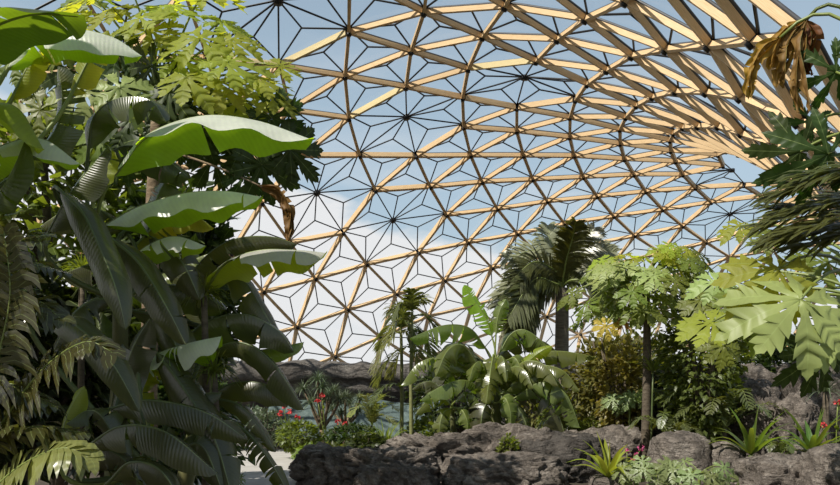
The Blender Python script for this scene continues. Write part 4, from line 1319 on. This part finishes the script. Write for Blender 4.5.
banana('banana_plant', 'small young banana plant left of the large clump, low behind the rock ledge', 'banana plant',
       gpx(452, 15.6), at(452, 414, 15.4), [
    ([(450, 404, 15.2), (440, 396, 15.0), (428, 400, 14.9), (416, 414, 14.9)], .22, (0, -.6, 1), dict(tears=6, fold=.5, mat='banana_mid', wave=.14)),
    ([(454, 402, 15.2), (464, 392, 15.0), (474, 396, 14.9), (482, 408, 14.9)], .2, (0, -.6, 1), dict(tears=5, fold=.4, mat='banana_mid', wave=.14)),
    ([(452, 408, 15.0), (444, 412, 14.8), (440, 424, 14.7), (440, 436, 14.7)], .2, (0, -1, .4), dict(tears=5, fold=.3, mat='banana_mid', wave=.14)),
    ([(456, 408, 15.0), (462, 410, 14.8), (467, 420, 14.7), (468, 432, 14.7)], .2, (0, -1, .4), dict(tears=5, fold=.3, mat='banana_mid', wave=.14)),
    ([(452, 400, 15.3), (450, 388, 15.3), (452, 376, 15.3)], .14, (0, -1, .1), dict(tears=4, fold=.2, mat='banana_young')),
    ([(448, 400, 15.5), (436, 384, 15.6), (424, 382, 15.6), (412, 390, 15.6)], .2, (0, -.7, .8), dict(tears=5, fold=.4, mat='banana_dark')),
], r=.09)

# coconut-like palm
cr = at(562, 288, 21)
pm_ = root('palm_tree', 'feathery palm tree with a grey trunk standing behind the banana clump', 'palm tree', gpx(558, 21))
stem(pm_, gpx(558, 21, -.1), cr, .24, .19, 'palm_bark', 'trunk', 14, .1, 2)
for i, pts in enumerate([
    [(566, 262), (572, 240), (576, 222)], [(556, 262), (538, 250), (506, 258)], [(552, 276), (526, 276), (498, 306)],
    [(554, 282), (532, 292), (514, 330)], [(570, 264), (590, 250), (616, 252)], [(572, 272), (598, 268), (622, 286)],
    [(572, 280), (594, 284), (606, 312)], [(560, 260), (550, 240), (548, 226)], [(568, 262), (584, 240), (594, 228)],
    [(556, 272), (534, 262), (512, 280)], 
    [(554, 286), (532, 290), (500, 326)], [(554, 290), (534, 302), (512, 342)], [(556, 284), (534, 280), (508, 318)], [(568, 268), (586, 258), (606, 262)], [(570, 276), (592, 276), (614, 300)], [(554, 278), (530, 284), (508, 312)],
    [(562, 262), (560, 246), (562, 232)]]):
    dd = 21 + (-.9, .6, .2, -.5, .7, 0)[i % 6]
    P = [cr] + [at(a, b, 21 + (dd - 21) * (k + 1) / 3) for k, (a, b) in enumerate(pts)]
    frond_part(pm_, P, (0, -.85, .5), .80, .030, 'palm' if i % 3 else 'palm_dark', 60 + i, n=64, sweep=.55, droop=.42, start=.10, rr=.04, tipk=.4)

# slim cane palms
for i, (px, d, top, lab, fr) in enumerate([
    (401, 17.6, 330, 'slim cane palm, left one of the pair beside the big banana clump',
     [[(396, 322), (388, 332), (380, 348)], [(405, 320), (412, 326), (418, 340)], [(400, 318), (396, 306), (388, 312)], [(398, 332), (384, 346), (374, 372)],
      [(404, 330), (414, 344), (420, 366)], [(401, 318), (405, 308), (410, 304)], [(398, 350), (386, 362), (376, 386)], [(397, 384), (386, 386), (372, 402)]]),
    (412, 17.0, 312, 'slim cane palm, right one of the pair beside the big banana clump',
     [[(414, 304), (420, 298), (426, 302)], [(409, 306), (400, 304), (392, 318)], [(416, 316), (426, 316), (436, 330)], [(408, 318), (398, 322), (390, 342)],
      [(415, 330), (426, 336), (432, 356)], [(412, 304), (413, 296), (411, 290)], [(410, 346), (400, 352), (392, 376)], [(415, 350), (428, 356), (436, 378)]])]):
    r = root('cane_palm', lab, 'palm', gpx(px, d))
    stem(r, gpx(px, d, -.08), at(px, top, d), .055, .035, 'cane', 'stem', 10, .06, i)
    for k, pts in enumerate(fr):
        st = at(px, min(390, max(top, pts[0][1] + 6)), d)
        dz = (.5, -.5, .2, -.3)[k % 4]
        frond_part(r, [st] + [at(a, b, d + dz * (j + 1) / 3) for j, (a, b) in enumerate(pts)], UP, .42, .026, 'cane_leaf' if k % 3 else 'fern_pale', 90 + i * 10 + k, n=24, sweep=.6, droop=.5, start=.1, rr=.014)

# dragon trees with red flowering spurges between them
for i, (px, d, hd, lab) in enumerate([
    (322, 18.6, [(303, 390), (318, 380), (327, 396), (311, 404), (334, 392), (322, 388), (340, 400)], 'branching dragon tree of spiky grey-green heads nearest the path bend'),
    (346, 19.6, [(350, 404), (341, 414), (358, 412), (346, 398), (332, 410), (360, 400)], 'shorter dragon tree of spiky heads right of the taller one')]):
    r = root('dragon_tree', lab, 'dragon tree', gpx(px, d))
    fork = at(px, 430 - 4 * i, d)
    stem(r, gpx(px, d, -.08), fork, .075, .06, 'bark', 'trunk', 6, .05, i)
    for k, (a, b) in enumerate(hd):
        h = at(a, b, d + (.4, -.4, .1, -.2)[k % 4])
        stem(r, fork, h, .045, .03, 'bark', 'branch', 6, .1, k)
        rosette(r, h, 54, .40, .016, 'grey_spike', 100 + k + 10 * i, -.5, 1., .35, name='leaf_head')


def flowers(name, label, base, pts, mat, rr, seed, cat, leafmat='shrub', group=None, nl=9):
    """thin stems with a flower cluster each"""
    rnd = random.Random(seed)
    rt = root(name, label, cat, base, group)
    lb = MB()
    for p in pts:
        sb = MB()
        ctl = V(base).lerp(p, .5) + V((rnd.uniform(-.1, .1), 0, .1))
        sb.tube(bez(V(base) - V((0, 0, .06)), ctl, p, 7), .010, 5)
        st = sb.build('stem', M['petiole'], rt)
        fb = MB()
        for k in range(nl):
            q = p + rdir(rnd) * rr * .7
            for j in range(5):
                small_leaf(fb, q, rdir(rnd, -.2), rdir(rnd), rr * .7, rr * .26, .1)
        f = fb.build('flower_head', M[mat], st)
        f['label'] = {'red': 'red flower cluster', 'pink': 'magenta pink flower cluster'}[mat]
        for k in range(10):
            t = rnd.uniform(.2, .9)
            small_leaf(lb, V(base).lerp(p, t), rdir(rnd, -.1), UP, .16, .035, .3)
    lb.build('foliage', M[leafmat], rt)
    return rt


flowers('flowering_spurge', 'red-flowered spurge at the path edge left of the dragon trees', gpx(292, 19.2), [at(284, 406, 19.1), (at(289, 412, 19.)), at(297, 418, 19.2), at(280, 414, 19.4)], 'red', .09, 3, 'flowering plant')
flowers('flowering_spurge', 'red-flowered spurge among the spiky heads of the dragon trees', gpx(330, 18.0), [at(322, 396, 17.9), at(318, 402, 18.), at(338, 422, 18.), at(345, 424, 17.8)], 'red', .075, 4, 'flowering plant')
for i, (px, d, sx, sz, mt, ll, lw, n, lab) in enumerate([
    (300, 18.0, .7, 1.0, 'shrub', .13, .04, 1100, 'low green shrub under the left dragon tree beside the path'),
    (352, 17.4, .8, .95, 'shrub_shade', .13, .045, 1100, 'dark low shrub in front of the blue-green netting'),
    (310, 16.6, .45, .45, 'shrub_lit', .14, .04, 450, 'small yellow-green ground plant behind the left end of the ledge'),
    (334, 16.4, .5, .5, 'shrub', .13, .035, 500, 'small green ground plant at the foot of the dragon tree trunks'),
    (366, 16.2, .55, .75, 'shrub_shade', .14, .05, 700, 'dark rounded ground plant behind the dip in the ledge'),
    (430, 18.0, .7, 1.1, 'shrub', .16, .05, 900, 'leafy shrub at the foot of the cane palms'),
    (268, 20.5, .7, 1.3, 'grey_spike', .15, .03, 900, 'grey-green bush behind the small round boulder by the path')]):
    shrub('shrub', lab, gpx(px, d), (sx, .6, sz), n, ll, lw, mt, 60 + i)
r = root('clump_grass', 'bright arching grassy clump below the cane palms', 'grass clump', gpx(385, 16.6))
rosette(r, gpx(385, 16.6, .3), 70, 1.05, .022, 'shrub_lit', 5, .1, .95, .6)
r2 = root('cycad', 'small cycad with pale feathery fronds beside the blue-green netting', 'cycad', gpx(372, 18.6))
stem(r2, gpx(372, 18.6, -.05), gpx(372, 18.6, .8), .07, .08, 'bark_dark', 'trunk', 5)
for k, pts in enumerate([[(378, 410), (388, 404), (398, 410)], [(366, 408), (358, 406), (350, 416)], [(374, 404), (382, 396), (394, 398)], [(370, 404), (366, 396), (358, 396)], [(376, 416), (386, 416), (394, 424)]]):
    frond_part(r2, [gpx(372, 18.6, .8)] + [at(a, b, 18.4 - .2 * j) for j, (a, b) in enumerate(pts)], UP, .3, .025, 'fern_pale', 120 + k, n=20, sweep=.5, droop=.3, start=.1, rr=.014)

# papaya tree in the middle right
rnd = random.Random(11)
PL = []
cr2 = at(646, 276, 13.4)
for i in range(95):
    a = i * 2.399
    e = rnd.uniform(-.75, .9)
    d = V((math.cos(a) * 1.0, math.sin(a) * .8, 0))
    q = cr2 + d * rnd.uniform(.45, 1.48) * (1.05 - .45 * max(0, e)) + V((rnd.uniform(-.15, .15), 0, -.22 + e * .78))
    mt = ('papaya' if e > .5 else 'papaya_sheen' if d.y < 0 and e > .0 else 'papaya_mid') if rnd.random() < .85 else 'papaya_mid'  # lit crown top and glossy near side are put into leaf colours
    PL.append((q, (d.x * .5, d.y * .4 - .45, .75), (d.x, d.y, -.2), rnd.uniform(.29, .40), mt))
PL += [(at(606, 326, 13.0), (0, -.9, .2), (-.2, 0, -1), .30, 'yellow_leaf'), (at(622, 318, 13.2), (.2, -.9, .2), (.2, 0, -1), .24, 'orange_leaf'),
       (at(600, 314, 13.1), (-.2, -.9, .3), (-1, 0, -.5), .26, 'papaya_mid')]
papaya('papaya_tree', 'slender papaya tree with a domed crown of lobed leaves right of the palm tree', 'papaya tree', gpx(644, 13.6), cr2, PL, (.095, .06), 'bark_dark')

# bushes and young plants behind the boulders on the right
for i, (px, d, sx, sy, sz, mt, ll, lw, n, lab) in enumerate([
    (610, 16.5, 1.2, .8, 3.3, 'shrub_olive', .20, .05, 2300, 'olive-green bushy tree between the palm trunk and the papaya trunk'),
    (622, 15.0, .62, .5, 2.95, 'croton', .17, .05, 1100, 'reddish-bronze leaved bush left of the papaya trunk'),
    (702, 13.3, .95, .8, 4.05, 'shrub', .16, .05, 2600, 'dense green tree right of the slender papaya, over the dark rock mound'),
    (684, 15.0, 1.15, .6, 2.5, 'shrub_shade', .22, .055, 1700, 'dark leafy bush above the shaded rock mound'),
    (586, 15.6, .55, .4, 1.15, 'shrub_lit', .10, .04, 1300, 'small bright green bush behind the pitted boulder'),
    (568, 18.0, .9, .6, 1.9, 'shrub', .20, .045, 1200, 'mid green bush under the palm tree behind the banana clump'),
    (745, 16.8, 1.1, .8, 3.6, 'shrub', .18, .06, 1900, 'mid green leafy tree above the square rock block on the right'),
    (790, 16.0, 1.1, .8, 3.2, 'shrub_shade', .2, .06, 1500, 'dark leafy tree behind the pale papaya leaf at the right'),
    (658, 21.5, 1.9, .9, 3.3, 'shrub_olive', .22, .05, 1700, 'olive tree far back under the dome behind the papaya tree'),
    (462, 20.5, 1.9, .8, 2.9, 'shrub_shade', .22, .05, 1900, 'dark bush far back behind the banana clump'),
    (716, 14.6, .7, .5, 2.3, 'shrub', .17, .05, 1300, 'mid green bush leaning over the dark rock mound beside the square block'),
    (640, 17.5, 1.7, .8, 3.4, 'shrub', .2, .055, 2400, 'tall mid green bush right behind the papaya trunk'),
    (540, 23.0, 1.6, .8, 2.6, 'shrub_olive', .22, .05, 1300, 'olive bush far back left of the palm trunk')]):
    shrub('shrub' if sz < 2.7 else 'small_tree', lab, gpx(px, d), (sx, sy, sz), n, ll, lw, mt, 70 + i, cat='bush' if sz < 2.7 else 'tree', stems=9)


def seedling(label, base, crown, n, R, mat, seed, spread=.5, group=None, cat='young papaya plant', name='papaya_seedling', up=.55):
    rnd = random.Random(seed)
    rt = root(name, label, cat, base, group)
    stem(rt, V(base) - V((0, 0, .05)), V(crown), .03, .02, 'petiole', 'stem', 6, .04, seed)
    for i in range(n):
        a = i * 2.399 + rnd.uniform(-.3, .3)
        d = V((math.cos(a), math.sin(a) * .8, 0))
        q = V(crown) + d * spread * rnd.uniform(.35, 1.) + V((0, 0, rnd.uniform(-.25, .3) * spread))
        papaya_leaf(rt, q, (d.x * .5, d.y * .4 - .5, up), (d.x, d.y, -.35), R * rnd.uniform(.75, 1.1), mat, seed * 9 + i, V(crown), .007, 7, .3, .3)
    return rt


seedling('pale sunlit young papaya plant left of the trunk foot, above the pitted boulder', gpx(630, 14.4), at(630, 402, 14.4), 16, .24, 'lacy', 3, .5)
seedling('darker young papaya plant right of the papaya trunk foot', gpx(668, 13.8), at(664, 398, 13.8), 14, .25, 'papaya_mid', 4, .5)
r = root('umbrella_plant', 'umbrella plant with radiating thin leaves beside the papaya trunk', 'umbrella plant', gpx(650, 13.2))
stem(r, gpx(650, 13.2, -.05), at(653, 372, 13.2), .02, .015, 'petiole_dark', 'stem', 6)
rosette(r, at(653, 372, 13.2), 22, .62, .022, 'shrub', 8, .2, .9, .2)

for i, (px, d, zb, n, l, mt, lab) in enumerate([
    (724, 13.1, 1.0, 13, 1.15, 'cane_leaf', 'dark fern with arching fronds against the shaded block under the pale papaya leaf'),
    (576, 15.4, .5, 12, .9, 'cane_leaf', 'fern with arching fronds behind the pitted boulder, right of the big banana clump'),
    (672, 12.9, .75, 12, .8, 'cane_leaf', 'fern with arching fronds just above the sunlit crested boulder'),
    (776, 12.1, .5, 10, .6, 'cane_leaf', 'small fern between the two green strap plants')]):
    r = root('fern', lab, 'fern', gpx(px, d))
    c = gpx(px, d, zb)
    stem(r, gpx(px, d, -.05), c, .06, .05, 'bark_dark', 'trunk', 5)
    rnd = random.Random(200 + i)
    for k in range(n):
        a = k * 2.399
        dx, dy = math.cos(a) * l, math.sin(a) * l * .7
        hh = rnd.uniform(.25, .75) * l
        frond_part(r, [c, c + V((dx * .35, dy * .35, hh * .75)), c + V((dx * .7, dy * .7, hh)), c + V((dx, dy, hh * .55))], UP, .2 * l, .020, mt, 300 + i * 20 + k, n=20, sweep=.5, droop=.4, start=.12, rr=.009)

# strap leaved plants and flowers along the front
for i, (px, d, zb, n, L, lab, mt) in enumerate([
    (751, 11.2, .66, 17, 1.0, 'green strap-leaved plant left of centre above the flat front slab', 'strap'),
    (812, 11.0, .70, 17, .9, 'green strap-leaved plant at the right above the flat front slab, beside the corner boulder', 'strap'),
    (608, 10.8, .36, 16, .78, 'yellow-green strap-leaved plant at the bottom edge in front of the pink flowers', 'strap_yellow')]):
    r = root('strap_plant', lab, 'strap-leaved plant', gpx(px, d))
    stem(r, gpx(px, d, -.05), gpx(px, d, zb), .05, .04, 'petiole_dark', 'stem', 5)
    rosette(r, gpx(px, d, zb), n, L, .052, mt, 20 + i, .3, .97, .45, name='leaf', single=False, ns=9, keel=.3)
flowers('flowering_plant', 'pink-flowered plant in front of the pitted boulder', gpx(622, 11.6), [at(627, 452, 11.5), at(636, 455, 11.5), at(641, 449, 11.6), at(600, 462, 11.5), at(632, 462, 11.4)], 'pink', .055, 6, 'flowering plant')
seedling('lacy pale-leaved young plant at the bottom edge beneath the sunlit crested boulder, its left half', gpx(655, 10.6), gpx(655, 10.6, .48), 14, .26, 'lacy', 7, .55, name='lacy_plant', cat='leafy plant')
seedling('lacy pale-leaved young plant at the bottom edge below the strap plant and small pitted boulder', gpx(700, 10.4), gpx(700, 10.4, .46), 14, .26, 'lacy', 8, .55, name='lacy_plant', cat='leafy plant')
shrub('shrub', 'small pale-leaved creeper tumbling over the ledge below the banana clump', gpx(508, 13.0), (.22, .25, .95), 420, .09, .03, 'banana_mid', 91, stems=3)
r = root('yucca', 'spiky pale yucca rosette by the right edge above the rock blocks', 'yucca', gpx(826, 12.0))
stem(r, gpx(826, 12.0, -.05), at(826, 392, 12.0), .06, .05, 'bark_dark', 'trunk', 6)
rosette(r, at(826, 392, 12.0), 46, .52, .014, 'grey_spike', 9, -.3, 1., .3)
flowers('flowering_plant', 'orange-red flowered plant at the right edge below the yucca', gpx(838, 11.4), [at(838, 402, 11.3), at(822, 426, 11.2)], 'red', .06, 8, 'flowering plant')

# ------------------------------------------------------------------ right foreground
PL = []
for px, py, d, R, n, f, mt in [
    (778, 270, 5.0, .45, (-.1, -.75, .65), (-1, 0, .25), 'papaya'),
    (800, 300, 4.8, .52, (.05, -.85, .6), (-.7, -.3, -.8), 'papaya_sheen'),
    (712, 322, 6.6, .36, (-.2, -.6, .75), (-1, 0, -.3), 'papaya'),
    (716, 282, 7.2, .30, (-.2, -.7, .6), (-1, 0, -.3), 'papaya_sheen'),
    (818, 352, 5.4, .34, (.1, -.9, .1), (-.2, 0, -1), 'papaya_shade'),
    (742, 300, 7.0, .34, (0, -.7, .6), (-.6, 0, -.6), 'papaya_mid'),
    (760, 318, 7.3, .34, (0, -.7, .6), (-.2, 0, -1), 'papaya_mid'),
    (740, 226, 7.6, .26, (-.2, -.6, .7), (-1, 0, .2), 'papaya'),
    (770, 238, 7.8, .28, (-.2, -.7, .6), (-.6, 0, .6), 'papaya_mid'),
    (828, 262, 6.8, .42, (0, -.7, .7), (-.6, 0, .6), 'papaya_mid'),
    (724, 346, 8.0, .3, (0, -.8, .4), (-.8, 0, -.6), 'papaya_mid'),
    (700, 300, 8.4, .3, (-.2, -.7, .6), (-.7, 0, -.6), 'papaya_mid'),
    (850, 330, 5.2, .5, (.1, -.8, .5), (.4, 0, -1), 'papaya_sheen')]:
    PL.append((at(px, py, d), n, f, R, mt))
papaya('papaya_tree', 'near papaya tree at the right edge with one huge pale leaf over the rocks', 'papaya tree', gpx(905, 6.4), at(890, 285, 6.3), PL, (.10, .08), lobes=9)

PL = []
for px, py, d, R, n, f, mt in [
    (800, 152, 5.6, .44, (0, -.92, -.3), (-.9, 0, .1), 'papaya_shade'), (828, 154, 5.2, .44, (.1, -.92, -.3), (-.8, 0, -.4), 'papaya_shade'),
    (836, 72, 5.8, .34, (0, -.92, -.3), (-.8, 0, -.3), 'papaya_shade'),
    (880, 60, 5.4, .4, (0, -.9, -.3), (.3, 0, 1), 'papaya_shade'), (900, 180, 5.4, .44, (0, -.9, -.2), (.3, 0, -1), 'papaya_shade'),
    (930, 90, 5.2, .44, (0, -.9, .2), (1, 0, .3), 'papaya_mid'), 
    (812, 372 - 250, 6.2, .26, (0, -.9, -.2), (-.6, 0, .7), 'papaya_shade'), (905, 20, 5.6, .46, (0, -.7, .6), (0, 0, 1), 'papaya')]:
    PL.append((at(px, py, d), n, f, R, mt))
pr_ = papaya('papaya_tree', 'tall papaya tree at the top right with dark leaves and shrivelled brown hanging leaves', 'papaya tree', gpx(925, 5.6), at(905, 130, 5.5), PL, (.10, .08), lobes=7, narrow=.72)
c5 = V(at(905, 130, 5.5))
for i, (pts, hw, mt) in enumerate([
    ([(806, 20, 5.9), (812, 36, 5.9), (814, 56, 5.9), (808, 76, 5.9)], .085, 'dead'), ([(806, 20, 5.9), (796, 34, 5.9), (786, 60, 5.9), (784, 84, 5.9)], .08, 'dead'),
    ([(806, 20, 5.9), (802, 46, 5.85), (798, 78, 5.85), (802, 112, 5.85)], .07, 'dead'), ([(806, 20, 5.9), (790, 28, 5.9), (776, 44, 5.9), (768, 70, 5.9)], .055, 'dead_gold'),
    ([(780, 38, 5.9), (764, 48, 5.9), (754, 70, 5.9), (748, 98, 5.9)], .055, 'dead_gold')]):
    o = dead_leaf(pr_, P3(pts), hw, mt, 30 + i * 7)
    pm = MB()
    pm.tube(bez(c5, at(850, -40, 5.7), at(*pts[0]), 9), [.014] * 9, 6)
    pm.build('petiole', M['petiole'], o)

# palm frond fan sweeping in from the right edge
r = root('palm_plant', 'dark fine-leaved palm sweeping in from the right edge below the hanging brown leaves', 'palm', gpx(990, 5.2))
hub = at(985, 225, 5.3)
stem(r, gpx(990, 5.2, -.05), hub, .12, .1, 'palm_bark', 'trunk', 8)
for i, pts in enumerate([
    [(920, 175, 5.2), (850, 172, 5.2), (780, 194, 5.2)], [(920, 205, 5.1), (850, 200, 5.1), (770, 224, 5.1)],
    [(920, 228, 5.0), (850, 218, 5.0), (776, 240, 5.0)], [(920, 190, 5.4), (860, 180, 5.4), (792, 184, 5.4)],
    [(930, 240, 5.2), (870, 230, 5.1), (806, 246, 5.1)], [(1000, 160, 5.2), (1030, 120, 5.2), (1080, 120, 5.2)], [(1050, 220, 5.2), (1100, 220, 5.2), (1150, 260, 5.2)],
    [(930, 216, 5.3), (860, 208, 5.35), (784, 232, 5.4)], [(930, 200, 5.5), (862, 194, 5.55), (788, 212, 5.6)], [(930, 226, 5.4), (862, 224, 5.45), (790, 240, 5.5)], [(930, 180, 5.0), (870, 168, 5.0), (806, 176, 5.0)], [(930, 245, 5.5), (866, 210, 5.5), (778, 208, 5.5)]]):
    frond_part(r, [hub] + P3(pts), (0, -.55, .8), .34, .016, 'palm_dark', 140 + i, n=54, sweep=1.0, droop=.30, start=.25, rr=.014, tipk=.75)

# ------------------------------------------------------------------ groups for things that repeat
GROUPS = {'fern': 'ferns with arching fronds', 'boulder': 'boulders among the plants', 'rock_block': 'stacked rock blocks on the right', 'rock_ledge': 'rock ledges beside the path', 'rock_slab': 'flat rock slabs along the front',
          'rock_mound': 'dark rock mounds', 'banana_plant': 'banana plants', 'papaya_tree': 'papaya trees', 'cane_palm': 'pair of cane palms', 'dragon_tree': 'dragon trees by the path',
          'dragon_plant': 'spiky heads among the banana leaves', 'flowering_spurge': 'red flowering spurges', 'flowering_plant': 'flowering plants at the front', 'strap_plant': 'strap-leaved plants along the front',
          'papaya_seedling': 'young papaya plants', 'lacy_plant': 'lacy plants at the bottom edge', 'shrub': 'leafy shrubs under the dome', 'small_tree': 'leafy small trees under the dome'}
for o in C.objects:
    g = GROUPS.get(o.name.split('.')[0])
    if g and o.parent is None: o['group'] = g
